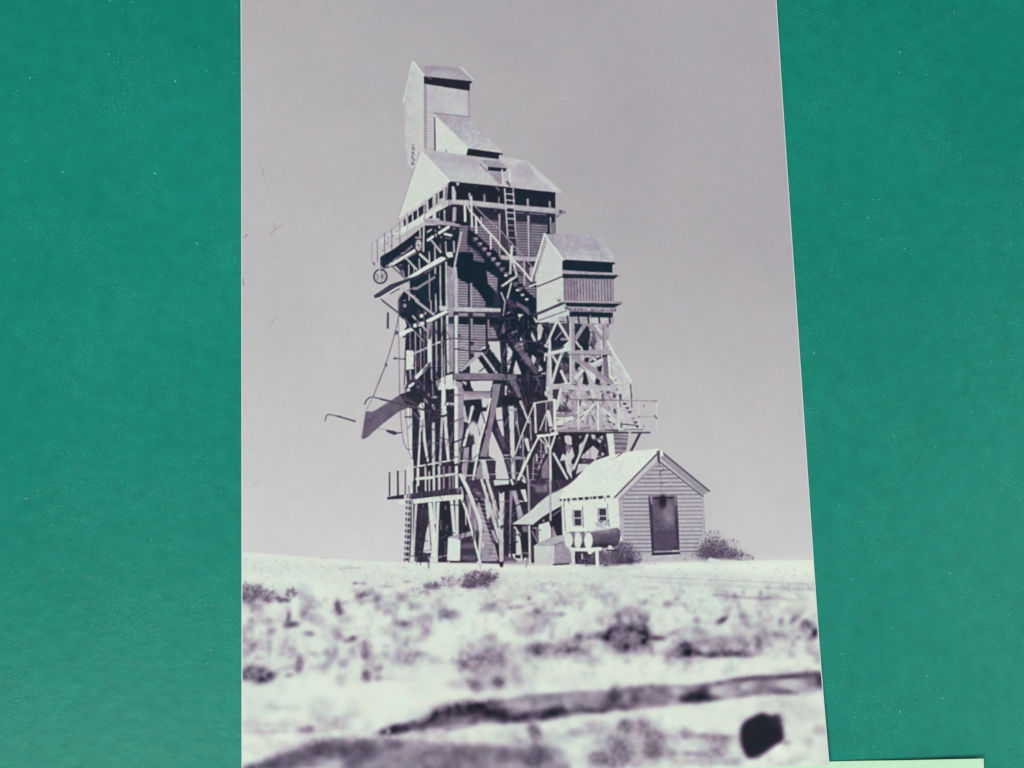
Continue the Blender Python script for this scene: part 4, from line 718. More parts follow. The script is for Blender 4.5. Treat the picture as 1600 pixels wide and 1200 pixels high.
L(935, 140, 960, 180, 30, 80); PL([(910, 60), (945, 180), (960, 290)], 12, 120); L(920, 100, 935, 560, 22, 206); L(975, 330, 1130, 340, 6, 150); L(970, 500, 1160, 518, 14, 66); L(965, 495, 965, 540, 16, 70); L(1085, 20, 1098, 290, 15, 100)
use(P_T2P)
F([(170, 575), (300, 560), (880, 572), (1050, 590), (1050, 612), (180, 605)], 150); F([(180, 600), (870, 600), (1060, 600), (1060, 620), (190, 625)], 50); L(300, 555, 420, 548, 12, 110); L(480, 552, 580, 545, 12, 100); F([(760, 570), (930, 570), (930, 595), (760, 580)], 60)
F([(950, 570), (1330, 566), (1330, 590), (1050, 590)], 196); F([(1080, 598), (1330, 596), (1330, 618), (1090, 618)], 74); L(1000, 570, 1240, 568, 8, 60)
L(1200, 615, 1082, 850, 34, 66)
L(300, 192, 1000, 205, 14, 118); L(1000, 205, 1412, 212, 13, 150); L(560, 195, 760, 205, 24, 100)
L(430, 215, 432, 560, 20, 208); L(675, 235, 677, 570, 26, 211); L(1188, 215, 1192, 560, 15, 206); L(1408, 222, 1412, 560, 17, 208); L(1190, 405, 1400, 410, 11, 170); L(1385, 395, 1410, 430, 18, 100); E(1240, 275, 14, 20, 100, .4); L(1230, 225, 1240, 350, 14, 200); E(1250, 530, 10, 16, 150, .4); E(1385, 215, 26, 10, 130, .4); E(1186, 412, 10, 14, 120, .4)
# under the platform
use(P_T2L)
F([(190, 622), (870, 615), (790, 650), (815, 890), (700, 905), (600, 970), (370, 1190), (60, 1190), (60, 700)], 46)
use(P_SKY)
for q_ in [[(255, 652), (300, 640), (342, 660), (350, 760), (300, 770), (262, 720)], [(440, 760), (500, 712), (470, 830), (432, 930)], [(590, 628), (640, 640), (640, 680), (600, 690)], [(500, 870), (605, 765), (690, 840), (672, 890), (640, 960), (600, 920), (460, 930)], [(660, 700), (720, 650), (740, 640), (720, 720), (700, 740)], [(440, 660), (470, 640), (450, 680)], [(720, 850), (760, 880), (720, 900)], [(755, 760), (770, 740), (775, 800)], [(430, 1000), (560, 1000), (520, 1060), (400, 1130)], [(190, 650), (205, 690), (190, 690)]]: F(q_, 198)
use(P_T2L)
F([(500, 860), (600, 790), (620, 940), (460, 930)], 176, lines=(60, 0, 18, 'x'), alpha=.8); L(490, 850, 640, 715, 46, 42); L(560, 680, 800, 860, 48, 42); L(770, 640, 800, 880, 34, 66, 44); L(720, 740, 685, 890, 30, 60); L(620, 690, 740, 690, 22, 120); L(740, 740, 700, 680, 10, 60)
L(440, 965, 620, 965, 34, 48); L(540, 640, 440, 900, 32, 190); L(440, 900, 370, 1060, 28, 206); L(300, 780, 310, 900, 60, 120); L(300, 850, 340, 880, 20, 60); L(170, 700, 260, 860, 60, 56)
F([(280, 850), (350, 780), (380, 900), (340, 960), (350, 1190), (290, 1100), (260, 960)], 200); F([(230, 870), (330, 930), (200, 965)], 204); L(300, 860, 340, 800, 10, 70); L(120, 870, 290, 1180, 28, 205); F([(300, 1010), (370, 1000), (360, 1100)], 170)
use(P_T2F); tile(740, 600, 8)
L(945, 150, 985, 600, 40, 196, 30); L(1090, 60, 1040, 300, 34, 205); L(935, 150, 975, 160, 40, 190); E(960, 490, 20, 20, 200, .5)
F([(775, 240), (900, 225), (1005, 205), (1005, 590), (780, 600)], 60, alpha=.75); L(930, 350, 980, 590, 50, 205); L(840, 260, 845, 560, 60, 58)
PL([(755, 240), (990, 200), (1030, 205)], 18, 200); L(765, 245, 778, 605, 25, 207); L(910, 220, 905, 590, 13, 190); L(1010, 200, 1018, 605, 32, 216); PL([(900, 385), (830, 575)], 15, 200)
E(825, 605, 24, 18, 50); E(990, 585, 24, 18, 50); E(965, 545, 24, 14, 80); L(1050, 530, 1110, 525, 20, 80)
PL([(755, 248), (690, 410), (600, 640), (520, 870)], 17, 206); L(705, 420, 720, 700, 12, 190); L(615, 640, 620, 900, 12, 190)
F([(800, 690), (930, 700), (940, 880), (800, 1190), (570, 1190), (700, 880)], 58)
for k in range(7): y = 840 + k * 70; L(745 - k * 22 + 60, y, 900 - k * 24, y + 10, 9, 150)
L(845, 690, 842, 900, 14, 190, dash=4); L(755, 860, 740, 1190, 12, 190, dash=4); L(900, 780, 915, 860, 30, 190); L(785, 880, 790, 960, 22, 180); L(880, 880, 800, 1080, 22, 170, dash=9)
L(930, 870, 800, 1190, 20, 44); F([(850, 1040), (930, 900), (940, 1180), (850, 1180)], 130); L(810, 740, 640, 1090, 40, 52)
L(808, 668, 700, 880, 24, 213); L(700, 880, 560, 1190, 34, 213); L(660, 700, 690, 830, 50, 205, 30); L(600, 1060, 640, 940, 16, 190); L(670, 1020, 680, 1190, 20, 200); L(600, 1130, 640, 1190, 20, 195)
F([(785, 635), (950, 622), (1050, 600), (1062, 630), (960, 650), (800, 672)], 222)
L(820, 680, 950, 805, 15, 206); L(880, 660, 945, 790, 20, 206); L(1020, 640, 962, 820, 24, 208); L(945, 650, 948, 790, 14, 206); L(955, 790, 962, 1200, 32, 206)
use(P_T2F); tile(690, 750, 8); L(1360, 0, 1362, 500, 28, 168); L(1345, 0, 1346, 80, 8, 205); L(1370, 500, 1380, 710, 24, 60); L(1087, 0, 1093, 390, 28, 158)

# ================================================================== the shed
P_SH = part('shed', 'small clapboard shed with pale roof at the right foot of the tower')
P_CH = part('chimney', None, P_SH)
P_SR = part('shed_roof', None, P_SH)
P_LT = part('lean_to_roof', 'low roof sloping off the shed to the left', P_SH)
P_SG = part('gable_front', 'clapboard gable front', P_SH)
P_SW = part('side_wall', 'bright side wall', P_SH)
P_DO = part('door', 'dark door with a black wreath', P_SH)
P_WI = [part('window', l, P_SH) for l in ('left small paned window', 'right small paned window behind the bush tip')]
P_BIN = part('wooden_bin', 'large wooden bin under the lean-to')
P_RK = part('barrel_rack', 'white barrel rack')
P_BA = [part('barrel', l) for l in ('leftmost barrel on the rack', 'middle barrel on the rack', 'front barrel with its dark side in view')]
P_BU = [part('bush', l) for l in ('bush beside the barrels', 'bush at the right corner of the shed', 'bush in the middle of the open ground', 'low scrub at the left edge', 'faint low scrub left of the middle bush')]
use(P_SH); tile(690, 750, 8)
F([(920, 560), (1350, 400), (1500, 360), (1520, 1000), (1130, 1010), (1000, 780)], 40)
F([(1210, 560), (1340, 520), (1372, 620), (1372, 720), (1215, 785)], 215); L(1230, 620, 1230, 632, 14, 70); F([(1000, 580), (1080, 570), (1080, 650), (1020, 650)], 110, soft=.8)
L(915, 590, 990, 690, 22, 200, 8); L(1130, 640, 1200, 780, 14, 160); L(1185, 600, 1205, 780, 24, 110); L(1140, 600, 1180, 600, 12, 170); L(990, 910, 1090, 915, 10, 170); L(1120, 700, 1140, 1020, 40, 60); L(1140, 1000, 1150, 1010, 30, 50)
L(1400, 600, 1410, 690, 40, 150, 60); F([(1388, 430), (1490, 365), (1512, 692), (1440, 695), (1400, 600)], 28)
L(1095, 570, 1105, 1040, 26, 204)
use(P_LT)
F([(880, 552), (1100, 398), (1200, 300), (1340, 190), (1500, 105), (1600, 45), (1640, 240), (1500, 322), (1360, 400), (1250, 470), (1140, 560)], 206)
L(880, 556, 1130, 562, 9, 70); F([(1140, 560), (1250, 470), (1360, 400), (1500, 322), (1500, 365), (1390, 440), (1280, 500), (1190, 575), (1150, 590)], 48); L(1390, 445, 1490, 372, 10, 150); E(1275, 510, 10, 14, 170)
L(1420, 150, 1600, 50, 12, 90); F([(1190, 300), (1340, 170), (1440, 130), (1340, 190), (1240, 270)], 130, alpha=.6); L(1000, 470, 1240, 310, 6, 218); L(1040, 500, 1300, 400, 5, 196)
use(P_T2F); L(1360, 200, 1362, 500, 26, 170)
use(P_CH); tile(850, 600, 8)
F([(778, 618), (872, 618), (880, 780), (892, 930), (820, 935), (800, 760)], 216); F([(870, 628), (1055, 640), (1040, 760), (1018, 865), (892, 915), (880, 780)], 132, lines=(58, .05, 24, 'y')); L(870, 640, 1050, 652, 8, 90); L(890, 705, 1035, 715, 16, 160)
use(P_SR); tile(900, 690, 6.667)
F([(-180, 600), (-110, 480), (0, 385), (100, 270), (190, 200), (340, 150), (460, 122), (560, 100), (700, 90), (850, 72), (885, 95), (760, 210), (620, 340), (500, 480), (400, 585), (0, 610)], 222, noise=1.0)
B(420, 195, 60, 30, 215, .4); L(430, 155, 480, 120, 10, 100); L(350, 185, 430, 165, 6, 190); B(250, 300, 150, 90, 218, .5)
for k in range(24): x = prng.uniform(0, 800); y = prng.uniform(150, 560); B(x, y, prng.uniform(8, 30), 6, 212, .5)
for k in range(70):
    t = prng.uniform(0, 1); s0 = prng.uniform(0, .8); s1 = s0 + prng.uniform(.05, .3)
    ax, ay, bx, by = 460 + 390 * t, 125 - 45 * t, 0 + 400 * t, 600 - 20 * t
    L(ax + (bx - ax) * s0, ay + (by - ay) * s0, ax + (bx - ax) * min(1, s1), ay + (by - ay) * min(1, s1), prng.uniform(4, 9), prng.choice([206, 210, 228, 230]), alpha=.45)
use(P_SG)
F([(440, 590), (860, 195), (1325, 570), (1340, 980), (1270, 1080), (1255, 1180), (900, 1185), (500, 1180), (490, 1000)], 180)
for k in range(23):
    y = 215 + k * 42.3
    xl = 440 + max(0, (590 - y)) * 1.07 + 30; xr = 1325 - max(0, (570 - y)) * 1.24 - 26
    if y > 590: xl = 488; xr = 1310
    if y > 1000: xr = 1275
    L(xl, y + 2, xr, y - 3, 8.5, 84); L(xl, y - 10, xr, y - 15, 14, 190, alpha=.5)
B(1150, 780, 200, 200, 192, .35); B(640, 900, 160, 160, 174, .3)
F([(440, 600), (485, 590), (500, 1000), (490, 1050), (465, 900)], 170); F([(1308, 575), (1330, 575), (1352, 960), (1328, 965)], 176); F([(480, 1190), (1290, 1180), (1400, 1230), (480, 1260)], 190, soft=1)
F([(445, 600), (860, 190), (862, 225), (470, 600)], 168); L(400, 583, 872, 100, 17, 98); L(850, 105, 860, 205, 20, 90); L(470, 598, 740, 310, 5, 130)
F([(880, 175), (905, 120), (1385, 510), (1380, 525), (1325, 560)], 156); L(905, 118, 1388, 515, 17, 78); PL([(868, 100), (868, 205), (1322, 572)], 11, 62); L(868, 200, 868, 240, 12, 70)
F([(874, 92), (903, 98), (910, 152), (880, 150)], 228)
L(880, 305, 888, 555, 9, 140); PL([(876, 315), (890, 308), (915, 285)], 9, 80); E(893, 432, 9, 8, 90); L(876, 320, 878, 350, 8, 100); L(975, 370, 985, 400, 6, 120); L(930, 450, 1000, 430, 10, 196)
use(P_DO)
F([(752, 562), (1050, 556), (1066, 800), (1080, 1170), (790, 1182), (770, 850)], 62); F([(755, 556), (1050, 552), (1050, 572), (756, 578)], 130)
F([(795, 600), (1015, 595), (1048, 1135), (820, 1145)], 94); F([(820, 930), (1035, 925), (1048, 1135), (822, 1142)], 80, soft=.8); B(960, 740, 60, 110, 138, .8); B(860, 800, 60, 100, 98, .5); F([(800, 580), (1015, 575), (1015, 592), (800, 592)], 34)
F([(768, 575), (792, 572), (800, 650), (785, 660)], 150, soft=.5); F([(1020, 575), (1048, 572), (1050, 650), (1030, 700)], 120, soft=.5)
E(905, 635, 38, 62, 32, 2.2, alpha=.95); E(905, 590, 30, 30, 34, 1.2); L(815, 1148, 1075, 1140, 13, 175); L(1010, 1140, 1050, 1138, 10, 214); L(792, 1180, 1080, 1166, 14, 42); E(1032, 1105, 10, 14, 50, .5)
use(P_SW); tile(790, 750, 8)
F([(695, 280), (1410, 222), (1422, 240), (1425, 600), (1460, 760), (740, 860), (715, 600)], 220, noise=.8)
F([(1410, 225), (1460, 260), (1480, 600), (1480, 740), (1430, 700)], 178); 
F([(660, 240), (720, 235), (1310, 195), (1310, 212), (1240, 222), (720, 262)], 200)
for k, (x, w_) in enumerate([(685, 20), (735, 26), (785, 34), (855, 56), (935, 60), (1010, 50), (1065, 20), (1110, 46), (1185, 66), (1280, 36)]):
    y = 252 - (x - 685) * .075; F([(x - w_ / 2, y - 14), (x + w_ / 2, y - 17), (x + w_ / 2 + 5, y + 10), (x - w_ / 4, y + 14 + (k % 3) * 6)], 52)
L(785, 250, 788, 290, 10, 130); L(1240, 215, 1245, 260, 6, 80)
L(728, 280, 748, 640, 9, 66, dash=3.2); L(962, 330, 972, 595, 9, 78, dash=2.8); L(1272, 300, 1285, 500, 8, 110, dash=2.4); L(1285, 500, 1297, 580, 12, 70, dash=3.0); L(700, 300, 712, 640, 8, 170)
for wi, (x, y, w_, h_) in enumerate([(858, 382, 84, 184), (1168, 358, 86, 148)]):
    use(P_WI[wi])
    F([(x - 26, y - 12), (x + w_ + 14, y - 14), (x + w_ + 20, y + h_ + 16), (x - 14, y + h_ + 20)], 196); L(x - 18, y - 6, x - 8, y + h_, 16, 166)
    F([(x, y), (x + w_, y - 2), (x + w_ + 4, y + h_), (x + 10, y + h_ + 2)], 48)
    L(x, y + 94, x + w_, y + 92, 14, 216)
    for k in (1, 2): L(x + k * 28, y, x + k * 28 + 5, y + h_, 5, 130)
use(P_BIN)
F([(1400, 0)] * 3, 0) if False else None
tile(690, 750, 8)
F([(1200, 790), (1420, 700), (1520, 688), (1545, 770), (1410, 815), (1160, 822)], 180); F([(1155, 820), (1405, 818), (1402, 1055), (1160, 1045)], (205, 200, 'y')); F([(1405, 815), (1540, 768), (1600, 845), (1640, 1040), (1402, 1055)], 156); L(1405, 812, 1535, 766, 7, 90); L(1200, 795, 1420, 705, 5, 150)
F([(1380, 1048), (1600, 1035), (1600, 1055), (1400, 1068)], 56); L(1404, 820, 1402, 1050, 8, 214)
use(P_BU[0]); tile(790, 750, 8)
F([(860, 890), (1130, 890), (1130, 1060), (870, 1050)], 56); bush(1330, 970, 270, 105, 420, 42, 165, 10, body=.75); bush(1480, 910, 125, 140, 220, 44, 160, 10, body=.6); bush(1020, 1020, 110, 60, 110, 60, 185, 9); bush(1600, 990, 110, 90, 150, 44, 165, 10); bush(1200, 555, 70, 50, 50, 150, 200, 10)
F([(1300, 1075), (1720, 1040), (1720, 1130), (1300, 1110)], 212, soft=1.5)
B(1560, 1010, 40, 40, 46, .7); B(1420, 1020, 60, 20, 60, .6)
use(P_BA[2])
F([(1040, 655), (1395, 598), (1425, 640), (1432, 720), (1415, 800), (1330, 845), (1050, 850)], (118, 58, 'y'))
B(1250, 640, 140, 26, 160, .6, -.1); B(1250, 820, 140, 26, 44, .7); B(1120, 700, 40, 60, 132, .5)
for k in range(9): L(1110 + k * 36, 640 - k * 5, 1104 + k * 36, 840, 3, 70 + 8 * (k % 2), mark=False, alpha=.35)
PL([(1395, 600), (1425, 660), (1425, 740)], 10, 60); bush(1380, 640, 60, 40, 36, 60, 165, 8)
E(1035, 755, 55, 108, 215, .4); B(1045, 700, 20, 20, 206, .6); L(1030, 760, 1042, 750, 5, 185)
use(P_BA[1]); F([(900, 655), (990, 640), (985, 830), (900, 850)], 118); E(905, 752, 50, 102, 214, .4); E(905, 752, 50, 102, 150, ring=5); F([(945, 800), (975, 770), (1000, 860), (930, 860)], 70)
use(P_BA[0]); F([(790, 650), (870, 640), (860, 800), (800, 840)], 125); E(788, 752, 53, 98, 214, .4); E(788, 752, 53, 98, 155, ring=5); F([(825, 820), (850, 770), (875, 860), (820, 860)], 74)
use(P_BA[2]); E(1035, 755, 52, 106, 220, .3); E(1035, 755, 55, 108, 120, ring=6)
use(P_RK)
F([(790, 840), (860, 846), (960, 850), (1110, 842), (1200, 840), (1205, 880), (1110, 892), (1060, 930), (1035, 925), (1020, 892), (800, 884)], 222)
F([(815, 870), (870, 880), (858, 1050), (830, 1050)], 208); F([(1120, 880), (1160, 880), (1168, 1110), (1128, 1115)], 222); L(1305, 845, 1308, 868, 60, 206); F([(1280, 850), (1280, 850), (1340, 880)], 200); L(955, 930, 960, 980, 18, 200); L(1270, 880, 1400, 880, 20, 60, mark=False)
use(P_BU[1]); tile(980, 760, 8)
bush(1090, 770, 180, 140, 320, 42, 172, 10, body=.6); bush(1000, 830, 130, 70, 170, 40, 150, 9, body=.7); bush(1060, 600, 90, 60, 60, 100, 190, 8); bush(1250, 840, 200, 66, 240, 42, 170, 9, body=.6); bush(1300, 730, 110, 70, 60, 110, 196, 8); bush(1450, 890, 140, 40, 130, 66, 190, 8); L(1160, 680, 1280, 590, 10, 206); bush(850, 870, 90, 30, 40, 100, 195, 7)
F([(1020, 890), (1200, 925), (1560, 935), (1560, 965), (1000, 955)], 216, soft=1); bush(700, 910, 150, 40, 30, 160, 200, 7); bush(280, 960, 100, 30, 24, 150, 200, 7)
use(P_BU[2]); tile(700, 860, 4)
bush(200, 180, 100, 46, 260, 48, 165, 7, body=.5); bush(140, 215, 60, 20, 70, 44, 150, 6); bush(280, 150, 40, 34, 40, 95, 185, 6); B(235, 175, 26, 16, 66, .6); B(130, 225, 30, 10, 60, .6); bush(20, 205, 60, 30, 50, 130, 190, 6)
use(P_BU[4]); tile(370, 860, 4)
bush(1220, 222, 50, 20, 60, 76, 165, 6); bush(1130, 250, 50, 16, 40, 100, 185, 5); bush(1320, 200, 50, 34, 50, 140, 195, 6); bush(1180, 270, 30, 14, 14, 120, 180, 5); B(1225, 228, 34, 14, 90, .6)
use(P_BU[3])
bush(80, 260, 80, 50, 160, 52, 170, 7, body=.45); bush(60, 310, 40, 24, 50, 58, 160, 6); bush(170, 280, 80, 34, 110, 58, 190, 6); bush(250, 312, 90, 15, 110, 40, 120, 6); bush(340, 270, 30, 30, 60, 46, 150, 6); bush(210, 250, 40, 26, 24, 120, 200, 5)
bush(130, 365, 40, 20, 20, 150, 200, 6)
use(P_GND)

# ---- soften as the lens did, add grain, tone to colour
yy = (np.arange(CH) + OY)[:, None]
gm = (PID == P_GND)
band = np.clip((yy - 905) / 25, 0, 1) * np.clip((1062 - yy) / 30, 0, 1)
n1 = smooth_noise(CH, CW, 6.5, 41) * .5 + smooth_noise(CH, CW, 13, 42) * .8 + smooth_noise(CH, CW, 30, 43) * .6
TONE -= np.where(gm, (np.clip(n1 + 0.1, 0, 2.2) * 21 + 3) * band, 0)
low = np.clip((yy - 1110) / 30, 0, 1)
n2 = smooth_noise(CH, CW, 9, 44) * .6 + smooth_noise(CH, CW, 20, 45) * .8
TONE += np.where(gm | (PID == P_PLK), n2 * 8 * low, 0) + np.where(PID == P_LOG, n2 * 13, 0)
fib = smooth_noise(CH, CW, 3.2, 46) * .7 + smooth_noise(CH, CW, 6.5, 47) * .8 + smooth_noise(CH, CW, 12, 48) * .5
soft_ids = gm | (PID == P_LOG) | (PID == P_PLK)
dk = np.clip(224 - TONE, 0, 200)
coarse = smooth_noise(CH, CW, 12, 51) * .6 + smooth_noise(CH, CW, 24, 52) * .7
TONE -= np.where(gm, dk * np.clip(fib * 0.22, -0.45, 0.45) * np.clip((yy - 890) / 20, 0, 1), 0)
TONE -= np.where((PID == P_LOG) | (PID == P_PLK), dk * np.clip(coarse * 0.16 + fib * 0.05, -0.35, 0.35), 0)
TONE -= np.where(gm, np.clip(smooth_noise(CH, CW, 22, 49) + .2, 0, 1.5) * np.clip(fib + .6, 0, 2) * 11 * band, 0)
built = PID >= P_TOW
grime = smooth_noise(CH, CW, 1.6, 31) * 0.55 + smooth_noise(CH, CW, 4.0, 32) * 0.55 + smooth_noise(CH, CW, 11, 33) * 0.4
grime = grime * np.where(TONE > 200, 3.6, np.where(TONE > 90, 8.5, 5.0))
grime *= np.where((PID == P_SG) | (PID == P_GAB) | (PID == P_HEAD) | (PID == P_ROOF), 0.55, 1.0)
TONE += np.where(built, grime, 0)
soft1 = blur(TONE, 0.55)
soft1 = np.clip(soft1 + 0.38 * (soft1 - blur(soft1, 1.6)), 37 - 8 * (yy > 1000), 236); soft2 = blur(TONE, 2.0)
wn = np.clip((yy - 885 - 0 * yy) / 60, 0, 1) * 1.0
TONE = soft1 * (1 - wn) + soft2 * wn
TONE += np.random.default_rng(9).normal(0, 1.0, TONE.shape)
_g = np.array([0, 30, 45, 60, 80, 100, 120, 140, 160, 180, 195, 205, 215, 225, 240], float)
_c = np.array([(16, 18, 26), (34, 36, 46), (46, 44, 58), (64, 54, 74), (84, 74, 94), (102, 92, 112), (122, 112, 130), (142, 131, 148), (163, 152, 168), (180, 175, 186), (194, 192, 196), (202, 206, 204), (212, 219, 213), (222, 229, 219), (232, 239, 229)], float)
def tone_rgb(t):
    return np.stack([np.interp(t, _g, _c[:, k]) for k in range(3)], -1)
SRGB = tone_rgb(TONE)
ca, cb = smooth_noise(CH, CW, 13, 21), smooth_noise(CH, CW, 13, 22)
lo = smooth_noise(CH, CW, 60, 23)
SRGB[..., 0] += ca * 1.8 + lo * 1.2; SRGB[..., 1] -= ca * .9 - cb * .6; SRGB[..., 2] += cb * 1.8
# the sky is nearly neutral, and the darks in the open framework have a cold cast
sky_w = ((PID == P_SKY).astype(float)) * np.clip((TONE - 160) / 15, 0, 1)
m = SRGB.mean(-1, keepdims=True); SRGB += (m + np.array([1.8, -1.9, 1.8]) - SRGB) * (0.75 * sky_w)[..., None]
cold = np.clip(1 - np.abs((yy - 450) / 260.0), 0, 1) * np.clip((75 - TONE) / 30, 0, 1)
SRGB += cold[..., None] * np.array([-12, 3, 2])
SRGB = np.clip(SRGB, 0, 255) / 255.0
LIN = np.where(SRGB <= 0.04045, SRGB / 12.92, ((SRGB + 0.055) / 1.055) ** 2.4)
INK_GAIN, INK_BLACK = 1.0, 0.008
LIN = np.clip(LIN * INK_GAIN - INK_BLACK, 0.002, 0.9)
# the lamps fall off a little across the print; its inks are that much denser or paler than they look
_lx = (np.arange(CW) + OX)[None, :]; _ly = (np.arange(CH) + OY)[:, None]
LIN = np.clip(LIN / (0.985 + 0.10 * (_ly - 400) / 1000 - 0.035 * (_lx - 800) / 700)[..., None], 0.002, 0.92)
def sample_rgb(px, py):
    x = np.clip(px - OX - 0.5, 0, CW - 1.001); y = np.clip(py - OY - 0.5, 0, CH - 1.001)
    xi, yi = x.astype(int), y.astype(int); fx, fy = (x - xi)[..., None], (y - yi)[..., None]
    a = LIN[yi, xi] * (1 - fx) + LIN[yi, xi + 1] * fx
    b = LIN[yi + 1, xi] * (1 - fx) + LIN[yi + 1, xi + 1] * fx
    return a * (1 - fy) + b * fy
def sample_id(px, py):
    return PID[np.clip((py - OY).astype(int), 0, CH - 1), np.clip((px - OX).astype(int), 0, CW - 1)]


# ------------------------------------------------------------------ materials
def new_mat(name):
    m = bpy.data.materials.new(name); m.use_nodes = True
    nt = m.node_tree
    return m, nt, nt.nodes['Principled BSDF']

def mat_tabletop():
    m, nt, b = new_mat('green_vinyl')
    N, L = nt.nodes, nt.links
    tc = N.new('ShaderNodeTexCoord')
    def noise(scale, detail=3, rough=0.6, vec=None):
        n = N.new('ShaderNodeTexNoise'); n.inputs['Scale'].default_value = scale
        n.inputs['Detail'].default_value = detail; n.inputs['Roughness'].default_value = rough
        L.new(vec or tc.outputs['Object'], n.inputs['Vector']); return n
    def ramp(src, p0, c0, p1, c1):
        r = N.new('ShaderNodeValToRGB'); e = r.color_ramp.elements
        e[0].position = p0; e[0].color = c0; e[1].position = p1; e[1].color = c1
        L.new(src, r.inputs['Fac']); return r
    big = noise(16, 4, 0.55)
    base = ramp(big.outputs['Fac'], 0.34, (0.0026, 0.210, 0.153, 1), 0.68, (0.0050, 0.243, 0.180, 1))
    mid = noise(330, 3, 0.6)
    mx = N.new('ShaderNodeMixRGB'); mx.blend_type = 'OVERLAY'; mx.inputs['Fac'].default_value = 0.22
    L.new(base.outputs['Color'], mx.inputs['Color1']); L.new(mid.outputs['Fac'], mx.inputs['Color2'])
    # worn, paler flecks of many sizes
    fine = noise(2600, 2, 0.5)
    fr = ramp(fine.outputs['Fac'], 0.55, (0, 0, 0, 1), 0.78, (1, 1, 1, 1))
    patch = noise(60, 3, 0.6)
    pr = ramp(patch.outputs['Fac'], 0.42, (0.12, 0.12, 0.12, 1), 0.66, (1, 1, 1, 1))
    mul = N.new('ShaderNodeMath'); mul.operation = 'MULTIPLY'
    L.new(fr.outputs['Color'], mul.inputs[0]); L.new(pr.outputs['Color'], mul.inputs[1])
    mul2 = N.new('ShaderNodeMath'); mul2.operation = 'MULTIPLY'; mul2.inputs[1].default_value = 0.42
    L.new(mul.outputs[0], mul2.inputs[0])
    mx2 = N.new('ShaderNodeMixRGB')
    L.new(mul2.outputs[0], mx2.inputs['Fac']); L.new(mx.outputs['Color'], mx2.inputs['Color1'])
    mx2.inputs['Color2'].default_value = (0.16, 0.42, 0.34, 1)
    grain = noise(5200, 1, 0.5)
    gr = N.new('ShaderNodeMapRange'); gr.inputs['To Min'].default_value = 0.80; gr.inputs['To Max'].default_value = 1.20
    L.new(grain.outputs['Fac'], gr.inputs['Value'])
    sc = N.new('ShaderNodeVectorMath'); sc.operation = 'SCALE'
    L.new(mx2.outputs['Color'], sc.inputs[0]); L.new(gr.outputs['Result'], sc.inputs['Scale'])
    L.new(sc.outputs['Vector'], b.inputs['Base Color'])
    b.inputs['Roughness'].default_value = 0.40
    b.inputs['Specular IOR Level'].default_value = 0.13
    # leathery relief: small pits plus creases
    mp = N.new('ShaderNodeMapping'); mp.inputs['Scale'].default_value = (0.8, 1.0, 1.0)
    mp.inputs['Rotation'].default_value = (0, 0, math.radians(12))
    L.new(tc.outputs['Object'], mp.inputs['Vector'])
    wob = noise(420, 3, 0.6, mp.outputs['Vector'])
    vor = N.new('ShaderNodeTexVoronoi'); vor.inputs['Scale'].default_value = 520
    L.new(mp.outputs['Vector'], vor.inputs['Vector'])
    add = N.new('ShaderNodeMath'); add.operation = 'ADD'
    s1 = N.new('ShaderNodeMath'); s1.operation = 'MULTIPLY'; s1.inputs[1].default_value = 0.35
    L.new(vor.outputs['Distance'], s1.inputs[0])
    L.new(wob.outputs['Fac'], add.inputs[0]); L.new(s1.outputs[0], add.inputs[1])
    bump = N.new('ShaderNodeBump'); bump.inputs['Strength'].default_value = 0.34
    bump.inputs['Distance'].default_value = 0.00025
    L.new(add.outputs[0], bump.inputs['Height']); L.new(bump.outputs['Normal'], b.inputs['Normal'])
    return m

def mat_paper(name, col, rough=0.7):
    m, nt, b = new_mat(name)
    N, L = nt.nodes, nt.links
    tc = N.new('ShaderNodeTexCoord')
    n = N.new('ShaderNodeTexNoise'); n.inputs['Scale'].default_value = 900; n.inputs['Detail'].default_value = 3
    L.new(tc.outputs['Object'], n.inputs['Vector'])
    r = N.new('ShaderNodeValToRGB'); e = r.color_ramp.elements
    e[0].position = 0.3; e[0].color = (*[c * 0.95 for c in col], 1)
    e[1].position = 0.7; e[1].color = (*col, 1)
    L.new(n.outputs['Fac'], r.inputs['Fac']); L.new(r.outputs['Color'], b.inputs['Base Color'])
    b.inputs['Roughness'].default_value = rough
    b.inputs['Specular IOR Level'].default_value = 0.25
    return m

def mat_ink():
    m, nt, b = new_mat('printed_photo_ink')
    N, L = nt.nodes, nt.links
    a = N.new('ShaderNodeVertexColor'); a.layer_name = 'ink'
    tc = N.new('ShaderNodeTexCoord')
    n = N.new('ShaderNodeTexNoise'); n.inputs['Scale'].default_value = 3200; n.inputs['Detail'].default_value = 2
    L.new(tc.outputs['Object'], n.inputs['Vector'])
    r = N.new('ShaderNodeMapRange'); r.inputs['To Min'].default_value = 0.93; r.inputs['To Max'].default_value = 1.07
    L.new(n.outputs['Fac'], r.inputs['Value'])
    v = N.new('ShaderNodeVectorMath'); v.operation = 'SCALE'
    L.new(a.outputs['Color'], v.inputs[0]); L.new(r.outputs['Result'], v.inputs['Scale'])
    L.new(v.outputs['Vector'], b.inputs['Base Color'])
    b.inputs['Roughness'].default_value = 0.46
    b.inputs['Specular IOR Level'].default_value = 0.10
    bump = N.new('ShaderNodeBump'); bump.inputs['Strength'].default_value = 0.05
    bump.inputs['Distance'].default_value = 0.0001
    n2 = N.new('ShaderNodeTexNoise'); n2.inputs['Scale'].default_value = 260
    L.new(tc.outputs['Object'], n2.inputs['Vector'])
    L.new(n2.outputs['Fac'], bump.inputs['Height']); L.new(bump.outputs['Normal'], b.inputs['Normal'])
    return m

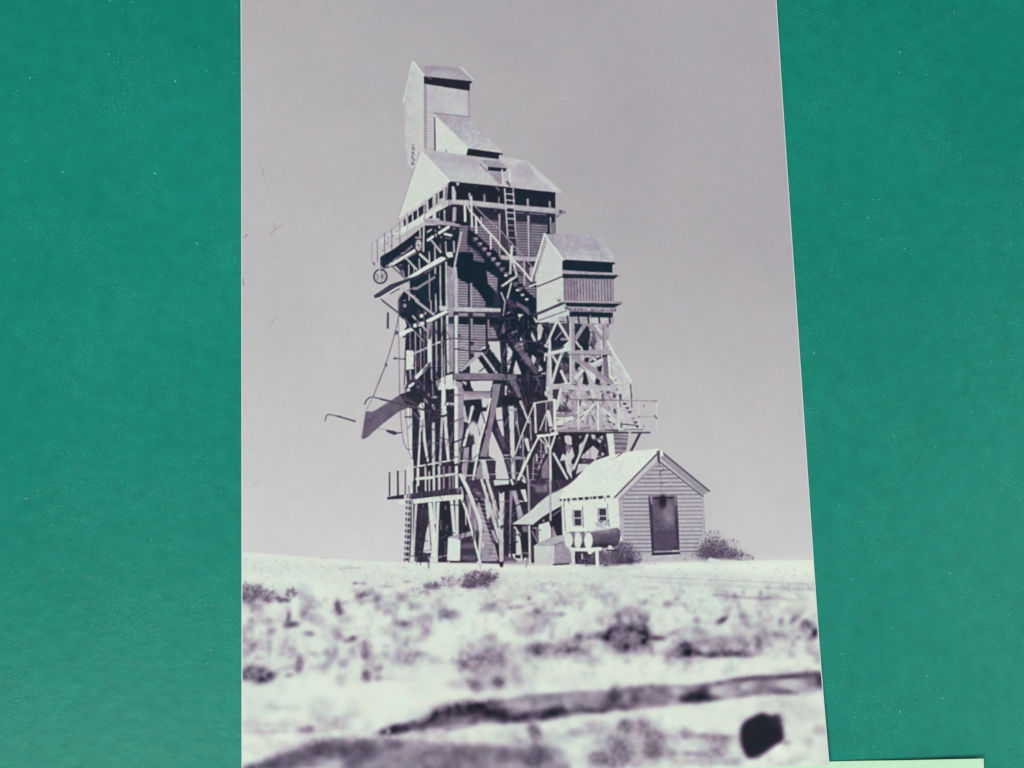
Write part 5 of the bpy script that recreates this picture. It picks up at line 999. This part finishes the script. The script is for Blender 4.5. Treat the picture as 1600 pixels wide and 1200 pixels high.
M_TOP = mat_tabletop()
M_INK = mat_ink()
M_PAPER = mat_paper('photo_paper_white', (0.66, 0.76, 0.78), 0.5)
M_SLIP = mat_paper('pale_green_paper', (0.55, 0.83, 0.60), 0.8)
M_LINT = mat_paper('lint_fibre', (0.22, 0.55, 0.45), 0.9)

def mesh_obj(name, verts, faces, mat, parent=None, smooth=False):
    me = bpy.data.meshes.new(name)
    me.from_pydata([tuple(map(float, v)) for v in verts], [], faces)
    me.materials.append(mat); me.update()
    if smooth:
        me.polygons.foreach_set('use_smooth', [True] * len(me.polygons))
    o = bpy.data.objects.new(name, me); scene.collection.objects.link(o)
    o.parent = parent
    return o

# ------------------------------------------------------------------ the green surface
S = 0.9
top = mesh_obj('tabletop', [(-S, -S, 0), (S, -S, 0), (S, S, 0), (-S, S, 0),
                            (-S, -S, -0.02), (S, -S, -0.02), (S, S, -0.02), (-S, S, -0.02)],
               [(0, 1, 2, 3), (7, 6, 5, 4), (0, 4, 5, 1), (1, 5, 6, 2), (2, 6, 7, 3), (3, 7, 4, 0)], M_TOP)
tag(top, 'green leathery tabletop with pale specks under the photo print', 'tabletop', kind='structure')

# ------------------------------------------------------------------ the print: frame of reference
pl0, pl1 = unproject(377.3, 0)[:2], unproject(378.3, 1200)[:2]
pr0, pr1 = unproject(1211.9, 0)[:2], unproject(1265.6, 800)[:2]
dl = (pl0 - pl1) / np.linalg.norm(pl0 - pl1); dr = (pr0 - pr1) / np.linalg.norm(pr0 - pr1)
V = dl + dr; V /= np.linalg.norm(V)            # up the print
U = np.array([V[1], -V[0]])                    # across the print
BR = unproject(1293.2, 1193)[:2]
lm = (pl0 + pl1) / 2; rm = (pr0 + pr1) / 2
W = float(np.dot(rm - lm, U)); H = W * 1.5
u0 = float(np.dot(lm, U)); v0 = float(np.dot(BR, V))
print('edge angles', math.degrees(math.atan2(dl[0], dl[1])), math.degrees(math.atan2(dr[0], dr[1])), 'W', W)
def curl(u, v):                                # u 0..1 across, v 0..1 up: a print that does not lie quite flat
    z = 0.00034 + 0.0013 * np.clip((u - 0.55) / 0.45, 0, 1) ** 2 * np.clip((0.16 - v) / 0.16, 0, 1) ** 1.5
    z = z + 0.0007 * np.clip((v - 0.72) / 0.28, 0, 1) ** 1.5
    return z
def print_xyz(u, v, dz=0.0):
    x = (u0 + u * W) * U[0] + (v0 + v * H) * V[0]
    y = (u0 + u * W) * U[1] + (v0 + v * H) * V[1]
    return x, y, curl(u, v) + dz

# paper body: top and bottom sheets joined round the rim
nu, nv = 40, 60
vv, ff = [], []
for side, dz in ((0, 0.0), (1, -0.00024)):
    for j in range(nv + 1):
        for i in range(nu + 1):
            vv.append(print_xyz(i / nu, j / nv, dz))
q = lambda s, i, j: s * (nu + 1) * (nv + 1) + j * (nu + 1) + i
for j in range(nv):
    for i in range(nu):
        ff.append((q(0, i, j), q(0, i + 1, j), q(0, i + 1, j + 1), q(0, i, j + 1)))
        ff.append((q(1, i, j + 1), q(1, i + 1, j + 1), q(1, i + 1, j), q(1, i, j)))
for i in range(nu):
    ff.append((q(0, i + 1, 0), q(0, i, 0), q(1, i, 0), q(1, i + 1, 0)))
    ff.append((q(0, i, nv), q(0, i + 1, nv), q(1, i + 1, nv), q(1, i, nv)))
for j in range(nv):
    ff.append((q(0, 0, j), q(0, 0, j + 1), q(1, 0, j + 1), q(1, 0, j)))
    ff.append((q(0, nu, j + 1), q(0, nu, j), q(1, nu, j), q(1, nu, j + 1)))
sheet = mesh_obj('photo_print', vv, ff, M_PAPER, smooth=False)
tag(sheet, 'glossy black-and-white photo print of a tall wooden tower beside a small shed', 'photograph')

# the printed picture: a fine grid of ink just above the paper, one mesh for each thing it shows
NU, NV = 900, 1350
inset = 0.0016
us = np.linspace(inset, 1 - inset, NU + 1); vsn = np.linspace(0.0003, 1 - inset, NV + 1)
uu, vg = np.meshgrid(us, vsn)
X, Y, Z = print_xyz(uu, vg, 0.000012)
PX, PY = project(X, Y, Z)
RGB = sample_rgb(PX, PY)
cu = (us[:-1] + us[1:]) / 2; cv = (vsn[:-1] + vsn[1:]) / 2
cuu, cvg = np.meshgrid(cu, cv)
cx, cy, cz = print_xyz(cuu, cvg, 0.000012)
FPX, FPY = project(cx, cy, cz)
IDS = sample_id(FPX, FPY).ravel()
co = np.stack([X, Y, Z], -1).reshape(-1, 3).astype(np.float32)
colr = np.concatenate([RGB.reshape(-1, 3), np.ones(((NU + 1) * (NV + 1), 1))], 1).astype(np.float32)
fi = (np.arange(NV)[:, None] * (NU + 1) + np.arange(NU)[None, :]).ravel()
quads = np.stack([fi, fi + 1, fi + NU + 2, fi + NU + 1], 1)
part_obj = {}
for pid, (pname, plabel, pparent) in enumerate(PARTS):
    fs = quads[IDS == pid]
    if len(fs) == 0:
        print('no ink of its own:', pname)
        if any(p[2] == pid for p in PARTS):
            o = bpy.data.objects.new(pname, None); scene.collection.objects.link(o)
            o.parent = sheet if pparent is None else part_obj[pparent]
            o.empty_display_size = 0.005
            if plabel: o['label'] = plabel
            part_obj[pid] = o
        continue
    idx, inv = np.unique(fs.ravel(), return_inverse=True)
    me = bpy.data.meshes.new(pname)
    me.vertices.add(len(idx)); me.vertices.foreach_set('co', co[idx].ravel())
    me.loops.add(len(inv)); me.loops.foreach_set('vertex_index', inv.astype(np.int32))
    me.polygons.add(len(fs))
    me.polygons.foreach_set('loop_start', np.arange(0, len(inv), 4, dtype=np.int32))
    me.polygons.foreach_set('loop_total', np.full(len(fs), 4, dtype=np.int32))
    me.polygons.foreach_set('use_smooth', np.ones(len(fs), dtype=bool))
    at = me.color_attributes.new('ink', 'FLOAT_COLOR', 'POINT')
    at.data.foreach_set('color', colr[idx].ravel())
    me.materials.append(M_INK); me.update(calc_edges=True)
    o = bpy.data.objects.new(pname, me); scene.collection.objects.link(o)
    o.parent = sheet if pparent is None else part_obj[pparent]
    if plabel: o['label'] = plabel
    part_obj[pid] = o

# ------------------------------------------------------------------ pale green paper slip, partly under the print
a = unproject(1150, 1193.5)[:2]; b_ = unproject(1532.0, 1183.2)[:2]
sd = (b_ - a) / np.linalg.norm(b_ - a); sn = np.array([sd[1], -sd[0]])
L_ = np.linalg.norm(unproject(930, 1200)[:2] - b_); Dp = 0.03
ns, nd = 60, 8
rng = np.random.default_rng(5)
vv = []; ff = []
wav = np.convolve(rng.normal(0, 1, ns + 21), np.hanning(15) / 15, 'same')[10:10 + ns + 1] * 0.00010
for lay in (0, 1):
    for j in range(nd + 1):
        for i in range(ns + 1):
            s = i / ns; t = j / nd
            p = b_ - sd * L_ * (1 - s) + sn * Dp * t + sn * (wav[i] * (1 - t))
            p = p + sn * 0.0 
            lift = (1 - t) ** 2.2 * (0.0001 + 0.0011 * max(0.0, (s - 0.55) / 0.45) ** 1.3)
            vv.append((p[0], p[1], 0.0001 * (1 - lay) + 0.00002 + lift))
q = lambda l, i, j: l * (ns + 1) * (nd + 1) + j * (ns + 1) + i
for j in range(nd):
    for i in range(ns):
        ff.append((q(0, i, j + 1), q(0, i + 1, j + 1), q(0, i + 1, j), q(0, i, j)))
        ff.append((q(1, i, j), q(1, i + 1, j), q(1, i + 1, j + 1), q(1, i, j + 1)))
for i in range(ns):
    ff.append((q(0, i, 0), q(0, i + 1, 0), q(1, i + 1, 0), q(1, i, 0)))
    ff.append((q(0, i + 1, nd), q(0, i, nd), q(1, i, nd), q(1, i + 1, nd)))
for j in range(nd):
    ff.append((q(0, 0, j + 1), q(0, 0, j), q(1, 0, j), q(1, 0, j + 1)))
    ff.append((q(0, ns, j), q(0, ns, j + 1), q(1, ns, j + 1), q(1, ns, j)))
slip = mesh_obj('paper_slip', vv, ff, M_SLIP, smooth=False)
tag(slip, 'pale green paper slip poking out from under the lower right corner of the print', 'paper')

# ------------------------------------------------------------------ lint and dust on the green surface
rng = np.random.default_rng(11)
vv, ff = [], []
def fleck(x, y, ln, wd, ang, z=0.00002):
    ca, sa = math.cos(ang), math.sin(ang)
    n0 = len(vv)
    pts = [(-1, 0, 0), (-0.35, 0.9, 1), (0.4, 0.75, 1), (1, 0.1, 0), (0.35, -0.9, 0.5), (-0.45, -0.8, 0.5)]
    for px_, py_, h in pts:
        lx, ly = px_ * ln, py_ * wd
        vv.append((x + lx * ca - ly * sa, y + lx * sa + ly * ca, z + h * 0.00003))
    ff.append(tuple(range(n0, n0 + 6)))
PXM = DIST / F_PX
hand = [(170, 85, 1.5), (216, 95, 1.0), (274, 127, 1.6), (47, 122, 1.4), (180, 171, 1.0), (27, 142, 1.0), (98, 269, 1.6),
        (242, 271, 1.8), (40, 251, 1.0), (72, 212, .8), (115, 164, .8), (207, 3, 1.1), (118, 40, .8), (92, 196, .9), (312, 74, .9),
        (270, 88, .7), (145, 170, .8), (1406, 82, 1.5), (1490, 18, 1.1), (1413, 388, 1.2), (1272, 552, 1.4), (1549, 565, 1.2),
        (1397, 682, 1.2), (1462, 699, 1.1), (1443, 467, .9), (1520, 645, .9), (1405, 113, 1.5), (1447, 116, 1.1), (1336, 120, .8),
        (1356, 340, 1.3), (1364, 312, .9), (1317, 313, .9), (172, 1, 1.2), (98, 890, 1.0), (81, 821, 1.0), (60, 767, .9), (144, 977, .9),
        (203, 785, .9), (237, 844, 1.0), (190, 753, .9), (67, 940, .9), (100, 1122, .9), (220, 1122, .9), (1406, 1112, 1.5),
        (1473, 1091, 1.2), (1335, 1120, .9), (1448, 1057, 1.2), (1315, 1022, .9), (1331, 905, 1.0), (1560, 930, .9), (50, 520, 1.0),
        (300, 640, 1.0), (210, 460, 1.0), (120, 600, 1.0), (330, 355, .8), (1500, 250, 1.0), (1580, 380, .9), (1300, 420, .9)]
for x, y, r in hand:
    p = unproject(x, y); fleck(p[0], p[1], r * PXM * 1.1, r * PXM * 0.7, rng.uniform(-1.2, 0.3))
for k in range(5200):
    x = rng.uniform(-700, 2300); y = rng.uniform(-600, 1800)
    if 372 < x < 1300 and -80 < y < 1230: continue
    r = rng.gamma(2.0, 0.16) + 0.12
    p = unproject(x, y); fleck(p[0], p[1], r * PXM * rng.uniform(0.9, 2.2), r * PXM * 0.5, rng.uniform(-1.4, 0.6))
lint = mesh_obj('lint', vv, ff, M_LINT)
tag(lint, 'tiny pale lint specks scattered over the green tabletop', 'lint', kind='stuff')
